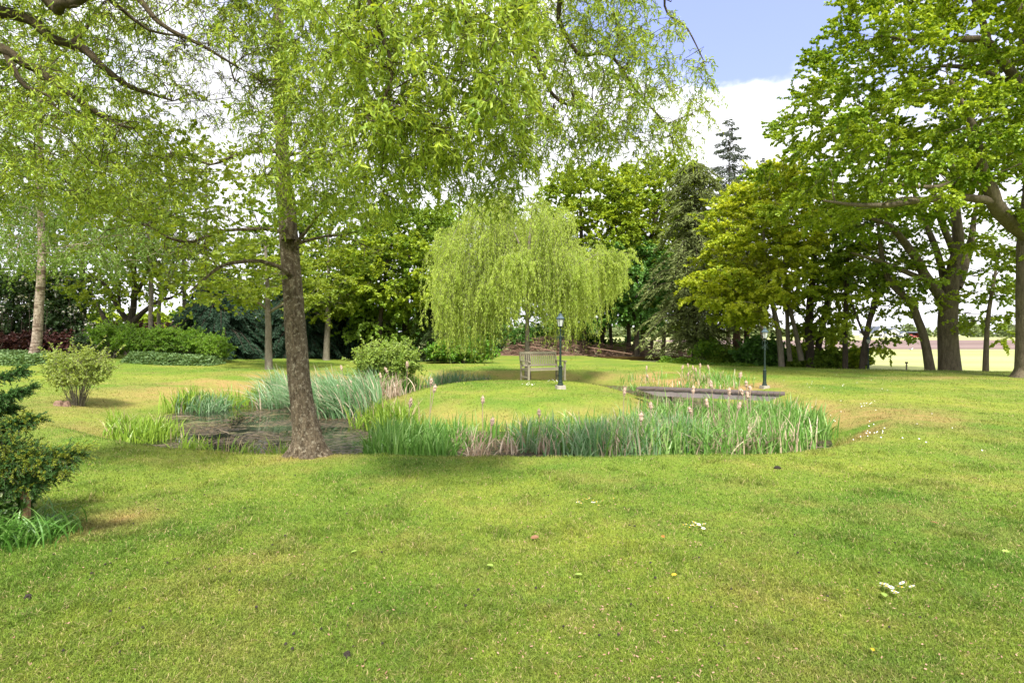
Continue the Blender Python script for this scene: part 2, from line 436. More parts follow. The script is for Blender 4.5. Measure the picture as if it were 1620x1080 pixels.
M['iron'] = plain_mat('dark_green_iron', (0.006, 0.017, 0.012), (0.011, 0.028, 0.020), 0.55, 12, bump=0.05, spec=0.35, c2=(0.10, 0.14, 0.12), c2lo=0.64)
M['copper'] = plain_mat('blue_grey_roof', (0.03, 0.06, 0.075), (0.07, 0.10, 0.12), 0.5, 12)
M['concrete'] = plain_mat('concrete', (0.36, 0.33, 0.27), (0.24, 0.22, 0.18), 0.9, 14)
M['white'] = plain_mat('white_paint', (0.78, 0.78, 0.76), (0.70, 0.70, 0.68), 0.7, 2, bump=0)
M['slate'] = plain_mat('blue_grey_slate', (0.10, 0.12, 0.16), (0.07, 0.085, 0.115), 0.7, 2, bump=0)
M['dark'] = plain_mat('dark_opening', (0.03, 0.03, 0.035), None, 0.5, 2, bump=0)
M['red'] = plain_mat('dull_red_cladding', (0.36, 0.07, 0.06), (0.28, 0.06, 0.05), 0.7, 2, bump=0)
M['petal'] = plain_mat('white_petal', (0.80, 0.80, 0.80), (0.76, 0.74, 0.76), 0.7, 2, bump=0)
M['pollen'] = plain_mat('yellow_pollen', (0.70, 0.45, 0.02), None, 0.8, 2, bump=0)
M['rotwood'] = plain_mat('split_rotten_wood', (0.38, 0.22, 0.12), (0.16, 0.09, 0.05), 0.9, 5, stretch=(5, 5, 1), bump=0.9, c2=(0.45, 0.30, 0.19))
M['soilclod'] = plain_mat('dark_clod', (0.02, 0.016, 0.012), (0.04, 0.03, 0.022), 0.95, 40, bump=0.8)
M['feather'] = plain_mat('white_feathers', (0.75, 0.75, 0.74), None, 0.8, 8, bump=0)

# lantern glass
m, N_, L_, out_ = newmat("lantern_glass")
b_ = N_.new("ShaderNodeBsdfPrincipled"); b_.inputs["Base Color"].default_value = (0.75, 0.78, 0.74, 1)
b_.inputs["Roughness"].default_value = 0.25; b_.inputs["Transmission Weight"].default_value = 0.45
L_.new(b_.outputs[0], out_.inputs[0]); M['glass'] = m
# pond water: dark and still, with drifts of brown rotting weed lying in it
m, N_, L_, out_ = newmat("pond_water")
g_ = N_.new("ShaderNodeNewGeometry").outputs["Position"]
v_ = scaled(N_, L_, g_, (1.0, 1.15, 1))
w1 = noise(N_, L_, v_, 0.60, 8, 0.70, 0.465, 0.505)
w2 = noise(N_, L_, v_, 7.5, 8, 0.78, 0.40, 0.52)
weed = mathn(N_, L_, 'MULTIPLY', w1, w2, True)
wc = mixc(N_, L_, noise(N_, L_, v_, 9, 5, 0.7, 0.38, 0.62), (0.016, 0.012, 0.007), (0.14, 0.10, 0.05))
wc = mixc(N_, L_, noise(N_, L_, v_, 1.1, 5, 0.6, 0.52, 0.66), wc, (0.15, 0.15, 0.05))
wp = N_.new("ShaderNodeBsdfPrincipled"); wp.inputs["Roughness"].default_value = 0.55; L_.new(wc, wp.inputs["Base Color"])
wb = N_.new("ShaderNodeBump"); wb.inputs["Strength"].default_value = 0.8; wb.inputs["Distance"].default_value = 0.03
L_.new(w2, wb.inputs["Height"]); L_.new(wb.outputs[0], wp.inputs["Normal"])
ww = N_.new("ShaderNodeBsdfPrincipled"); ww.inputs["Base Color"].default_value = (0.012, 0.012, 0.009, 1); ww.inputs["Roughness"].default_value = 0.04
wb2 = N_.new("ShaderNodeBump"); wb2.inputs["Strength"].default_value = 0.04; wb2.inputs["Distance"].default_value = 0.02
L_.new(noise(N_, L_, g_, 5, 3, 0.5, 0.3, 0.7), wb2.inputs["Height"]); L_.new(wb2.outputs[0], ww.inputs["Normal"])
mx_ = N_.new("ShaderNodeMixShader"); L_.new(weed, mx_.inputs[0]); L_.new(ww.outputs[0], mx_.inputs[1]); L_.new(wp.outputs[0], mx_.inputs[2])
L_.new(mx_.outputs[0], out_.inputs[0]); M['water'] = m
def field_mat(name, a, b, sc, c=None):
    m, N, L, out = newmat(name)
    g = N.new("ShaderNodeNewGeometry").outputs["Position"]
    col = mixc(N, L, noise(N, L, scaled(N, L, g, (0.25, 1, 1)), sc, 6, 0.6, 0.35, 0.65), a, b)
    if c is not None: col = mixc(N, L, noise(N, L, g, 6.0, 4, 0.6, 0.45, 0.6), col, c)
    p = N.new("ShaderNodeBsdfPrincipled"); p.inputs["Roughness"].default_value = 0.95; p.inputs["Specular IOR Level"].default_value = 0.05
    L.new(col, p.inputs["Base Color"]); L.new(p.outputs[0], out.inputs[0])
    return m
M['meadow'] = field_mat('meadow_grass', (0.27, 0.30, 0.10), (0.36, 0.36, 0.19), 0.12, (0.31, 0.33, 0.14))
M['soil'] = field_mat('tilled_soil', (0.155, 0.11, 0.10), (0.22, 0.165, 0.15), 0.06)
M['soil2'] = field_mat('leaf_litter', (0.12, 0.08, 0.05), (0.20, 0.13, 0.08), 1.6)

# ------------------------------------------------------------------ terrain
WZ = -0.40
OUT = np.array([(-6.9, 10.0), (-5.2, 8.95), (-3.4, 8.45), (-1.8, 8.22), (0, 8.10), (1.6, 8.10), (3.1, 8.30), (4.3, 8.75), (5.3, 9.6), (6.1, 11.0), (6.4, 13),
                (6.1, 15), (6.0, 17.5), (5.6, 20), (4.4, 22.0), (2, 23.0), (-1, 23.3), (-3.4, 22.6), (-5.4, 20.8), (-7.0, 18.4), (-8.0, 16.4), (-8.5, 14.5), (-8.3, 12.6), (-7.8, 11.2)], float)
ISL = np.array([(-3.3, 13.6), (-2.2, 12.3), (-0.6, 11.7), (1.2, 11.7), (2.7, 12.3), (3.7, 13.5), (4.2, 15.2), (4.3, 17.2), (3.7, 19.4), (2.2, 21.0), (0.2, 21.5), (-1.8, 21.0), (-3.2, 19.4), (-3.9, 17.2), (-3.9, 15.2)], float)
def smooth_poly(P, n=6):
    m = len(P); out = []
    for i in range(m):
        p0, p1, p2, p3 = P[(i - 1) % m], P[i], P[(i + 1) % m], P[(i + 2) % m]
        for k in range(n):
            t = k / n
            out.append(0.5 * (2 * p1 + (p2 - p0) * t + (2 * p0 - 5 * p1 + 4 * p2 - p3) * t * t + (-p0 + 3 * p1 - 3 * p2 + p3) * t ** 3))
    return np.array(out)
OUTS, ISLS = smooth_poly(OUT), smooth_poly(ISL)
def sdist(P, poly):
    """signed distance to a closed polygon, negative inside"""
    x, y = P[:, 0], P[:, 1]
    best = np.full(len(P), 1e9); inside = np.zeros(len(P), bool)
    m = len(poly)
    for i in range(m):
        a, b = poly[i], poly[(i + 1) % m]
        e = b - a; wx, wy = x - a[0], y - a[1]
        t = np.clip((wx * e[0] + wy * e[1]) / (e @ e), 0, 1)
        best = np.minimum(best, np.hypot(wx - t * e[0], wy - t * e[1]))
        cond = (a[1] > y) != (b[1] > y)
        with np.errstate(divide='ignore', invalid='ignore'):
            xi = (b[0] - a[0]) * (y - a[1]) / (b[1] - a[1]) + a[0]
        inside ^= cond & (x < xi)
    return np.where(inside, -best, best)
def ground(P, full=False):
    P = np.atleast_2d(np.asarray(P, float))[:, :2]
    x, y = P[:, 0], P[:, 1]
    do = np.full(len(P), 50.0); di = np.full(len(P), 50.0)
    near = (x > -16) & (x < 14) & (y > 4) & (y < 32)
    if near.any():
        do[near] = sdist(P[near], OUTS); di[near] = sdist(P[near], ISLS)
    P3 = np.stack([x, y, np.zeros_like(x)], -1)
    und = (fnoise(P3, 0.35, 3) - 0.5) * 0.16 * sstep(3, 9, np.hypot(x, y)) + (fnoise(P3, 1.7, 2) - 0.5) * 0.02
    lawn = und + 0.42 * sstep(17, 28, y) * sstep(-5, -19, x)
    # bank width grows from the front round to the left and back
    wleft = sstep(-4, -8, x); wback = sstep(14, 20, y); wright = sstep(4.2, 6.2, x)
    bw = 0.75 + 2.6 * wleft * sstep(9.5, 12.5, y) + 1.3 * wback + 0.9 * wright * sstep(9, 12, y)
    t = sstep(-0.15, 1.0, do / bw)
    z = WZ * 1.06 + (lawn - WZ * 1.06) * t
    ti = sstep(-0.12, 1.0, -di / 1.7)
    zi = WZ * 1.06 + (0.02 + 0.12 * sstep(1.2, 4.0, -di) - WZ * 1.06) * ti
    inw = (do < 0) & (di > 0)
    depth = np.minimum(-do, di)
    zw = WZ * 1.06 - 0.5 * sstep(0, 1.3, depth)
    z = np.where(do > 0, z, np.where(di < 0, zi, zw))
    edge = 27.8 + 5.5 * sstep(13.5, 8, x) + 14 * sstep(9, 3, x) + 14 * sstep(3, -6, x) - 2.5 * sstep(14, 19, x)
    z = z - 0.5 * sstep(edge, edge + 2.2, y)
    if not full: return z
    dry = np.zeros(len(P))
    bank = np.where(do > 0, np.exp(-((do - bw * 0.55) / (bw * 0.5)) ** 2), np.where(di < 0, np.exp(-((-di - 0.75) / 0.45) ** 2), 0.7))
    amt = np.where(do > 0, 0.12 + 0.42 * wleft * sstep(11, 14, y) + 0.55 * wback + 0.75 * wright, 0.55)
    nn = fnoise(P3, 0.9, 3)
    dry = bank * amt * sstep(0.30, 0.55, nn)
    dry = np.maximum(dry, 0.85 * np.exp(-(((x - 7.8) / 1.3) ** 2 + ((y - 11.6) / 2.2) ** 2)) * sstep(0.28, 0.5, nn))
    dry = np.maximum(dry, 0.5 * np.exp(-(((x + 8.6) / 1.3) ** 2 + ((y - 11.3) / 1.8) ** 2)) * sstep(0.3, 0.5, nn))
    dry = np.maximum(dry, 0.8 * np.exp(-(((x - 17.5) / 4.5) ** 2 + ((y - 20.8) / 1.0) ** 2)) * sstep(0.35, 0.55, nn))
    dry = np.maximum(dry, 0.9 * np.exp(-(((x + 2.75) / 0.5) ** 2 + ((y - 7.5) / 0.25) ** 2)))
    dry = np.maximum(dry, 0.9 * np.exp(-(((x + 3.45) / 0.35) ** 2 + ((y - 4.9) / 0.4) ** 2)))
    return z, dry
def gz(x, y): return float(ground([(x, y)])[0])

def grid(xs, ys, f):
    X, Y = np.meshgrid(xs, ys)
    P = np.stack([X.ravel(), Y.ravel()], -1)
    z, a = f(P)
    V = np.stack([P[:, 0], P[:, 1], z], -1)
    nx, ny = len(xs), len(ys)
    i, j = np.meshgrid(np.arange(ny - 1), np.arange(nx - 1), indexing='ij')
    b = i * nx + j
    return V, np.stack([b, b + 1, b + nx + 1, b + nx], -1).reshape(-1, 4), a
xs = np.concatenate([np.arange(-75, -13, 1.6), np.arange(-13, 11, 0.11), np.arange(11, 60, 1.3)])
ys = np.concatenate([np.arange(-12, 1.5, 1.0), np.arange(1.5, 26, 0.11), np.arange(26, 80, 1.0)])
mb = MB(); V, F, A = grid(xs, ys, lambda P: ground(P, True)); mb.add(V, F, A)
tag(mb.build("lawn", M['turf'], smooth=True), kind='structure')
mb = MB(); V, F, A = grid(np.array([-2500., -300, -50, -45, 0, 45, 50, 300, 2500]), np.array([-600., -60, -10, -6, 10, 25.5, 26.5, 60, 200, 800, 3000]),
                          lambda P: (np.where((np.abs(P[:, 0]) < 46) & (P[:, 1] > -7) & (P[:, 1] < 26), -2.5, -0.30), np.zeros(len(P))))
mb.add(V, F, A); tag(mb.build("field", M['meadow']), kind='structure')
mb = MB(); V, F, A = grid(np.linspace(40, 420, 20), np.linspace(73, 195, 8), lambda P: (np.full(len(P), -0.27), np.zeros(len(P))))
mb.add(V, F, A); tag(mb.build("ploughed_field", M['soil']), kind='structure')
# pond water sheet (under the banks all round)
mb = MB(); n = len(OUTS); cen = OUTS.mean(0)
ring = cen + (OUTS - cen) * 1.05
V = np.vstack([np.c_[ring, np.full(n, WZ)], [[cen[0], cen[1], WZ]]])
mb.add(V, [[i, (i + 1) % n, n] for i in range(n)])
tag(mb.build("pond_water", M['water']), kind='structure')

# ------------------------------------------------------------------ leaves and tubes for plants
def add_leaves(mb, r, P, D, l, w, a, nb=None, kind='rhomb', curl=0.25):
    """P base points, D directions, l/w length/width arrays, a colour value per leaf"""
    n = len(P); D = unit(D)
    if nb is None: nb = np.array([0, 0, 1.0])
    Nn = rdir(r, n) * 0.9 + nb
    Nn = unit(Nn - (Nn * D).sum(-1, keepdims=True) * D)
    S = np.cross(D, Nn)
    l = np.broadcast_to(l, (n,))[:, None]; w = np.broadcast_to(w, (n,))[:, None]
    if kind == 'rhomb':
        V = np.stack([P, P + D * l * .5 + S * w * .5 + Nn * w * .12, P + D * l - Nn * l * curl * .5, P + D * l * .5 - S * w * .5 + Nn * w * .12], 1)
        F = (np.arange(n) * 4)[:, None, None] + np.array([[0, 1, 2], [0, 2, 3]])
        mb.add(V.reshape(-1, 3), F.reshape(-1, 3), np.repeat(a, 4))
    elif kind == 'broad':   # rounder, six corners
        V = np.stack([P, P + D * l * .28 + S * w * .45 + Nn * w * .1, P + D * l * .75 + S * w * .42 - Nn * l * .05, P + D * l - Nn * l * curl * .5,
                      P + D * l * .75 - S * w * .42 - Nn * l * .05, P + D * l * .28 - S * w * .45 + Nn * w * .1], 1)
        F = (np.arange(n) * 6)[:, None, None] + np.array([[0, 1, 2, 3], [0, 3, 4, 5]])
        mb.add(V.reshape(-1, 3), F.reshape(-1, 4), np.repeat(a, 6))
    else:                   # narrow curled willow leaf
        cu = r.normal(size=(n, 1)) * curl
        c1 = P + D * l * .33 + Nn * l * .10; c2 = P + D * l * .68 + Nn * l * .05 + S * l * cu * .5; c3 = P + D * l * .92 - Nn * l * .22 + S * l * cu * 1.4
        V = np.stack([P, c1 + S * w * .5, c1 - S * w * .5, c2 + S * w * .42 + Nn * w * .2, c2 - S * w * .42 - Nn * w * .2, c3], 1)
        F3 = (np.arange(n) * 6)[:, None, None] + np.array([[0, 1, 2], [3, 5, 4]])
        F4 = (np.arange(n) * 6)[:, None, None] + np.array([[1, 3, 4, 2]])
        mb.add(V.reshape(-1, 3), F3.reshape(-1, 3), np.repeat(a, 6))
        mb.F.setdefault((4, 0), []).append(F4.reshape(-1, 4) + mb.n - len(V) * 6)

def in_poly(poly, n, r):
    poly = np.array(poly, float); lo, hi = poly.min(0), poly.max(0); out = []
    while sum(map(len, out)) < n:
        q = lo + (hi - lo) * r.random((n * 3, 2)); out.append(q[sdist(q, poly) < 0])
    return np.concatenate(out)[:n]
def crown_points(poly, Y0, Y1, n, r, jig=1.0):
    """points filling the crown whose outline shows as poly; spread out by rejection"""
    q = in_poly(poly, n * 4, r); Y = Y0 + (Y1 - Y0) * (0.5 + 0.5 * np.clip(r.normal(size=len(q)) * 0.5, -1, 1))
    Yc = 0.5 * (Y0 + Y1)
    # keep the outline's real size at the tree's own distance
    P = np.stack([(q[:, 0] - 810) / 900 * Yc, Y, CAMH - (q[:, 1] - 529) / 900 * Yc], -1)
    keep = [0]
    md = (np.prod(P.max(0) - P.min(0) + 0.5) / n) ** (1 / 3) * 0.62
    for i in range(1, len(P)):
        if len(keep) >= n: break
        if np.min(np.linalg.norm(P[keep] - P[i], axis=1)) > md: keep.append(i)
    return P[keep]

def skeleton(r, limbs, targets, curl=0.12, step=0.4, rmin=0.008, rk=0.012, mb=None, kmin=4, up=0.25, wobk=2.0):
    """manual limbs plus a branch grown to every target; returns branch end directions"""
    pos, rad, dr = [], [], []
    def put(Q, k):
        T = unit(np.gradient(Q[:, :3], axis=0))
        mb.tubes(Q[None, :, :3], Q[None, :, 3], k)
        pos.extend(Q[:, :3]); rad.extend(Q[:, 3]); dr.extend(T)
    for L in limbs:
        Q = crom(L, step)
        if len(Q) < 3: continue
        wob = np.stack([fnoise(np.c_[np.arange(len(Q)) * (0.33 if wobk < 5 else .28) + s, np.zeros(len(Q)), np.full(len(Q), s * 3.1)], 1, 2) - .5 for s in r.random(3) * 40], -1)
        fade = np.sin(np.linspace(0, np.pi, len(Q)))[:, None]
        Q[:, :3] += wob * fade * np.minimum(Q[:, 3:4] * wobk, 0.3)
        put(Q, 14 if Q[:, 3].max() > 0.18 else (9 if Q[:, 3].max() > 0.06 else 6))
    base = np.array(pos[0])
    ends = []
    order = np.argsort(np.min(np.linalg.norm(targets[:, None] - np.array(pos)[None, ::3], axis=-1), axis=1)) if len(targets) else []
    for i in order:
        t = targets[i]; A = np.array(pos); Rr = np.array(rad)
        d = np.linalg.norm(A - t, axis=1)
        cost = d + 0.7 * np.maximum(0, A[:, 2] - t[2]) + np.where(Rr < rmin * 1.3, 0.5, 0) + np.where(A[:, 2] < base[2] + 0.25 * (t[2] - base[2]), 3, 0)
        j = int(np.argmin(cost)); L = d[j]
        if L < 0.08: ends.append((i, dr[j], A[j])); continue
        n = max(4, int(L / step) + 2)
        s = np.linspace(0, 1, n)[:, None]
        p0, p1 = A[j], A[j] + np.array(dr[j]) * L * 0.35 + np.array([0, 0, up * L * 0.5])
        Q = (1 - s) ** 2 * p0 + 2 * s * (1 - s) * p1 + s ** 2 * t
        ph = r.random(3) * 60
        wob = np.stack([fnoise(np.c_[s[:, 0] * L * 1.3 + p, np.full(n, p), np.zeros(n)], 1.0, 2) - .5 for p in ph], -1)
        Q = Q + wob * np.sin(s * np.pi) ** .6 * curl * (0.6 + L) * 1.6
        r0 = min(0.72 * Rr[j], rmin + rk * L); rr = np.linspace(r0, rmin, n)
        put(np.c_[Q, rr], 5 if r0 > 0.03 else kmin)
        ends.append((i, unit(Q[-1] - Q[-2]), Q[-1]))
    return ends

def twig_leaves(r, mbt, mbl, T, n_tw, L, n_lf, ll, lw, kind='rhomb', droop=0.0, curl=0.2, tw_r=0.004, flat=0.75, v_spread=0.5, outward=None, start=0.25, draw=True, pts=6, ndown=0.25):
    """twigs springing from the points T, leaves along each twig"""
    m = len(T) * n_tw
    P0 = np.repeat(T, n_tw, 0) + r.normal(size=(m, 3)) * L * start * np.array([1, 1, flat])
    D = rdir(r, m); D[:, 2] = D[:, 2] * flat
    if outward is not None: D = D + unit(P0 - outward) * 0.6
    D = unit(D)
    Ls = L * (0.5 + 0.8 * r.random(m))
    s = np.linspace(0, 1, pts)[None, :, None]
    Q = P0[:, None] + D[:, None] * Ls[:, None, None] * s * (1 - 0.3 * droop * s)
    Q[:, :, 2] -= (droop * Ls[:, None] * s[:, :, 0] ** 1.6)
    if curl:
        steps = r.normal(size=(m, pts, 3)); steps[:, 0] = 0
        Q = Q + np.cumsum(steps, 1) * curl * Ls[:, None, None] / pts
    if draw:
        mbt.tubes(Q, np.repeat(np.linspace(tw_r, tw_r * 0.45, pts)[None], m, 0), 3)
    # leaves
    k = m * n_lf
    tt = (r.random((m, n_lf)) ** 0.8 * 0.97 + 0.03) * (pts - 1)
    i0 = np.minimum(tt.astype(int), pts - 2); f = (tt - i0)[..., None]
    row = np.arange(m)[:, None]
    LP = Q[row, i0] * (1 - f) + Q[row, i0 + 1] * f
    TD = unit(Q[row, i0 + 1] - Q[row, i0])
    LD = unit(TD * 0.7 + r.normal(size=(m, n_lf, 3)) * 0.55 + np.array([0, 0, -ndown]))
    cl = np.repeat(r.random(len(T)), n_tw)[:, None]
    a = np.clip(0.5 + (cl - .5) * v_spread + (r.random((m, n_lf)) - .5) * 0.7, 0, 1)
    sz = 0.7 + 0.6 * r.random(k)
    add_leaves(mbl, r, LP.reshape(-1, 3), LD.reshape(-1, 3), ll * sz, lw * sz, a.ravel(), kind=kind)
    return Q

TREES = 0
def tree(name, label, cat, limbs, poly, Yr, n_t, tw, lf, bark, leaf, seed, group=None, curl=0.12, step=0.5, rmin=0.012, rk=0.014, up=0.25, kind='rhomb', flat=0.6, droop=0.1, extra=None, spread=0.6, draw=True, ttar=None, lq=1.7):
    """limbs: lists of (u, v, Y, radius); poly: crown outline in photograph pixels; tw=(n, length); lf=(n, length, width)"""
    r = np.random.default_rng(seed)
    LL = [[(*px(u, v, Y), rr) for (u, v, Y, rr) in L] for L in limbs]
    b = LL[0][0]; zg = gz(b[0], b[1]) - 0.06
    z0 = LL[0][0][2]
    LL[0][0] = (b[0], b[1], zg, b[3])
    root = empty(name, (b[0], b[1], zg + 0.06), label, cat, group)
    T = []
    polys = poly if isinstance(poly[0][0], (tuple, list)) else [poly]
    nts = n_t if isinstance(n_t, (tuple, list)) else [n_t]
    for p, k in zip(polys, nts): T.append(crown_points(p, Yr[0], Yr[1], k, r))
    if ttar is not None: T.append(np.array([px(*q) for q in ttar]))
    T = np.vstack(T)
    mbt, mbl = MB(), MB()
    # root flare
    fl = np.array(LL[0][0]); h = fl[3] * 2.2
    kk = 26; an = np.arange(kk) / kk * 6.2832; zz = np.linspace(0, 1, 11)[:, None]; ph = r.random(3) * 6
    fle = np.exp(-zz * 4.2); dx = (LL[0][1][0] - fl[0]) / max(.2, LL[0][1][2] - fl[2])
    rr_ = fl[3] * (.97 - .32 * zz + fle * (.42 + .20 * np.cos(5 * an + ph[0]) + .14 * np.cos(3 * an + ph[1]) + .06 * np.cos(9 * an + ph[2])))
    V = np.stack([fl[0] + dx * zz * h + np.cos(an) * rr_, fl[1] + np.sin(an) * rr_, fl[2] - .05 + zz * h + 0 * an], -1).reshape(-1, 3)
    ii, jj = np.meshgrid(np.arange(10), np.arange(kk), indexing='ij'); j2 = (jj + 1) % kk
    mbt.add(V, np.stack([ii * kk + jj, ii * kk + j2, (ii + 1) * kk + j2, (ii + 1) * kk + jj], -1).reshape(-1, 4))
    ends = skeleton(r, LL, T, curl, step, rmin, rk, mbt, up=up)
    cen = T.mean(0)
    twig_leaves(r, mbt, mbl, T, tw[0], tw[1], int(lf[0] * lq), lf[1] * lq ** -.33, lf[2] * lq ** -.33, kind=kind, flat=flat, droop=droop, tw_r=rmin * .5, v_spread=spread, outward=cen, draw=draw, pts=4, start=0.35)
    bb = tuple(root.location)
    mbt.build('trunk', bark, root, bb, smooth=True)
    mbl.build('crown', leaf, root, bb)
    return root

# ================================================================== big trees
OAK_POLY = [(1350, 10), (1372, -90), (1700, -150), (1780, 60), (1740, 330), (1655, 420), (1590, 330), (1560, 290), (1500, 300), (1430, 352), (1350, 350), (1292, 330), (1262, 300), (1252, 240), (1275, 165), (1300, 100), (1318, 50)]
tree("oak_tree", "tall bright green oak at the right edge of the lawn, trunk partly out of frame", "tree",
     [[(1632, 597, 21, .50), (1630, 520, 21, .43), (1628, 440, 21, .40), (1632, 370, 21, .38), (1640, 250, 21.3, .33), (1632, 120, 21.6, .26), (1600, 0, 22, .18), (1580, -90, 22, .1)],
      [(1632, 375, 21, .34), (1598, 350, 20.6, .27), (1573, 322, 20.2, .24), (1564, 290, 20, .21), (1549, 252, 19.6, .15), (1530, 190, 19.2, .10), (1500, 130, 19, .06)],
      [(1570, 320, 20.2, .17), (1530, 314, 20, .13), (1470, 318, 19.8, .12), (1420, 324, 19.4, .10), (1360, 326, 19, .07), (1300, 318, 18.6, .03)],
      [(1566, 288, 20, .14), (1520, 284, 19.5, .11), (1480, 298, 19.2, .08), (1400, 290, 19, .04)],
      [(1634, 190, 21.4, .2), (1600, 130, 21, .17), (1560, 75, 20.6, .13), (1520, 65, 20.3, .11), (1460, 70, 20, .07), (1390, 60, 19.6, .03)],
      [(1560, 75, 20.6, .12), (1545, 20, 20.6, .10), (1520, -60, 20.5, .06)],
      [(1610, 150, 21.1, .13), (1560, 120, 21.4, .11), (1510, 108, 21.6, .08), (1450, 110, 22, .04)],
      [(1640, 260, 21.2, .18), (1700, 180, 21, .13), (1740, 60, 21, .06)]],
     OAK_POLY, (16.8, 24.5), 330, (19, .66), (20, .12, .10), M['oak_bark'], M['lf_oak'], 11, step=.4, rmin=.011, rk=.016, kind='broad', flat=.5, droop=.05, curl=.16, lq=2.5)
tree("oak_tree", "thick forked oak beside the field with limbs spreading from a knobbly trunk", "tree",
     [[(1504, 582, 27, .50), (1502, 560, 27, .43), (1500, 510, 27, .40), (1502, 468, 27, .37), (1508, 420, 27, .27), (1512, 370, 27, .23), (1508, 300, 27, .18), (1500, 230, 27, .08)],
      [(1499, 490, 27, .30), (1484, 462, 26.6, .22), (1462, 430, 26.2, .20), (1447, 405, 26, .19), (1425, 375, 25.8, .15), (1400, 355, 25.6, .10), (1370, 345, 25.3, .05)],
      [(1497, 470, 27.2, .2), (1490, 430, 27.4, .16), (1476, 385, 27.5, .14), (1462, 350, 27.6, .12), (1448, 320, 27.6, .10), (1440, 280, 27.6, .05)],
      [(1455, 440, 26.2, .13), (1420, 425, 26, .11), (1385, 412, 25.7, .08), (1345, 400, 25.4, .04)],
      [(1512, 455, 27, .24), (1524, 425, 27.3, .19), (1534, 380, 27.5, .15), (1542, 330, 27.6, .09), (1556, 280, 27.6, .04)],
      [(1508, 400, 27, .16), (1480, 330, 26.6, .11), (1476, 290, 26.5, .06)]],
     [[(1350, 335), (1390, 262), (1490, 232), (1600, 270), (1612, 380), (1570, 420), (1530, 372), (1480, 352), (1440, 390), (1390, 392)],
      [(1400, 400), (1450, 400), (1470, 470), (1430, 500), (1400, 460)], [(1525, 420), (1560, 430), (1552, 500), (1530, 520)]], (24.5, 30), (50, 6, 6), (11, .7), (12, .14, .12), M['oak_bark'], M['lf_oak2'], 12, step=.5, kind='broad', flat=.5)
tree("leaning_tree", "slender brown tree leaning left, just left of the thick forked oak", "tree",
     [[(1474, 582, 27.3, .24), (1466, 552, 27.3, .19), (1452, 505, 27.2, .17), (1438, 478, 27.1, .16), (1415, 452, 27, .14), (1399, 425, 27, .12), (1391, 385, 27, .09), (1386, 330, 27, .05)]],
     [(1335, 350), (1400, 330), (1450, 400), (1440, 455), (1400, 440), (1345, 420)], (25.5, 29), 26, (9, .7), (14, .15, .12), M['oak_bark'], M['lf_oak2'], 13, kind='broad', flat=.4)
tree("young_tree", "thin young tree with layered pale green leaves right of the thick forked oak", "tree",
     [[(1560, 586, 25.5, .13), (1562, 540, 25.5, .10), (1564, 490, 25.5, .085), (1572, 440, 25.5, .06), (1580, 400, 25.5, .03)]],
     [(1525, 400), (1570, 372), (1640, 392), (1645, 520), (1610, 545), (1575, 520), (1535, 520)], (24, 27.5), 28, (9, .62), (13, .14, .11), M['oak_bark'], M['lf_maple'], 14, kind='broad', flat=.25, up=.1)
tree("twin_stem_tree", "slim dark tree with two stems close beside the farthest lamp post", "tree",
     [[(1363, 577, 28, .14), (1367, 540, 28, .12), (1374, 505, 28, .09), (1386, 455, 28, .06), (1392, 410, 28, .03)],
      [(1368, 577, 28, .12), (1373, 530, 28.1, .10), (1384, 490, 28.2, .07), (1392, 450, 28.3, .04)],
      [(1367, 530, 28, .06), (1355, 500, 28, .05), (1345, 470, 28, .03)]],
     [(1312, 430), (1350, 395), (1430, 405), (1455, 470), (1440, 520), (1395, 560), (1372, 500), (1330, 540), (1318, 490)], (26, 29.5), 44, (9, .62), (15, .14, .11), M['dark_bark'], M['lf_maple'], 15, kind='broad', flat=.3)
tree("straight_tree", "straight dark pole of a tree left of the twin stem tree", "tree",
     [[(1337, 576, 29, .14), (1338, 500, 29, .11), (1340, 420, 29, .10), (1342, 330, 29, .06)]],
     [(1290, 330), (1340, 300), (1395, 330), (1388, 440), (1345, 452), (1300, 430)], (27.5, 31), 40, (11, .7), (16, .15, .12), M['dark_bark'], M['lf_mid'], 16, kind='broad', flat=.5)
tree("maple_tree", "dense green maple with a dark double trunk behind the second lamp post", "tree",
     [[(1282, 572, 31, .24), (1281, 510, 31, .2), (1284, 440, 31, .17), (1292, 340, 31, .1)],
      [(1292, 572, 31.3, .18), (1302, 500, 31.3, .15), (1316, 430, 31.3, .12), (1322, 370, 31.3, .06)]],
     [(1235, 300), (1290, 262), (1350, 320), (1352, 400), (1330, 480), (1318, 548), (1262, 552), (1248, 470), (1232, 400)], (29, 34), 95, (12, .7), (18, .15, .13), M['dark_bark'], M['lf_maple'], 17, kind='broad', flat=.45)
tree("yellow_maple_tree", "yellow-green maple on pale grey stems behind the bridge lamp", "tree",
     [[(1238, 572, 30, .17), (1232, 530, 30, .14), (1224, 490, 30, .12), (1214, 430, 30, .09), (1205, 360, 30, .06), (1200, 300, 30, .03)],
      [(1268, 570, 30.4, .15), (1259, 530, 30.4, .12), (1248, 480, 30.4, .10), (1240, 420, 30.4, .07), (1235, 340, 30.4, .04)],
      [(1250, 571, 30.8, .13), (1247, 520, 30.8, .11), (1240, 450, 30.8, .08)]],
     [[(1118, 380), (1132, 335), (1165, 300), (1205, 268), (1255, 285), (1270, 380), (1250, 470), (1205, 470), (1150, 445)],
      [(1100, 440), (1150, 412), (1205, 440), (1212, 500), (1160, 505), (1104, 470)]], (27.5, 32), (150, 50), (12, .66), (20, .14, .12), M['grey_bark'], M['lf_yellow'], 18, kind='broad', flat=.32)
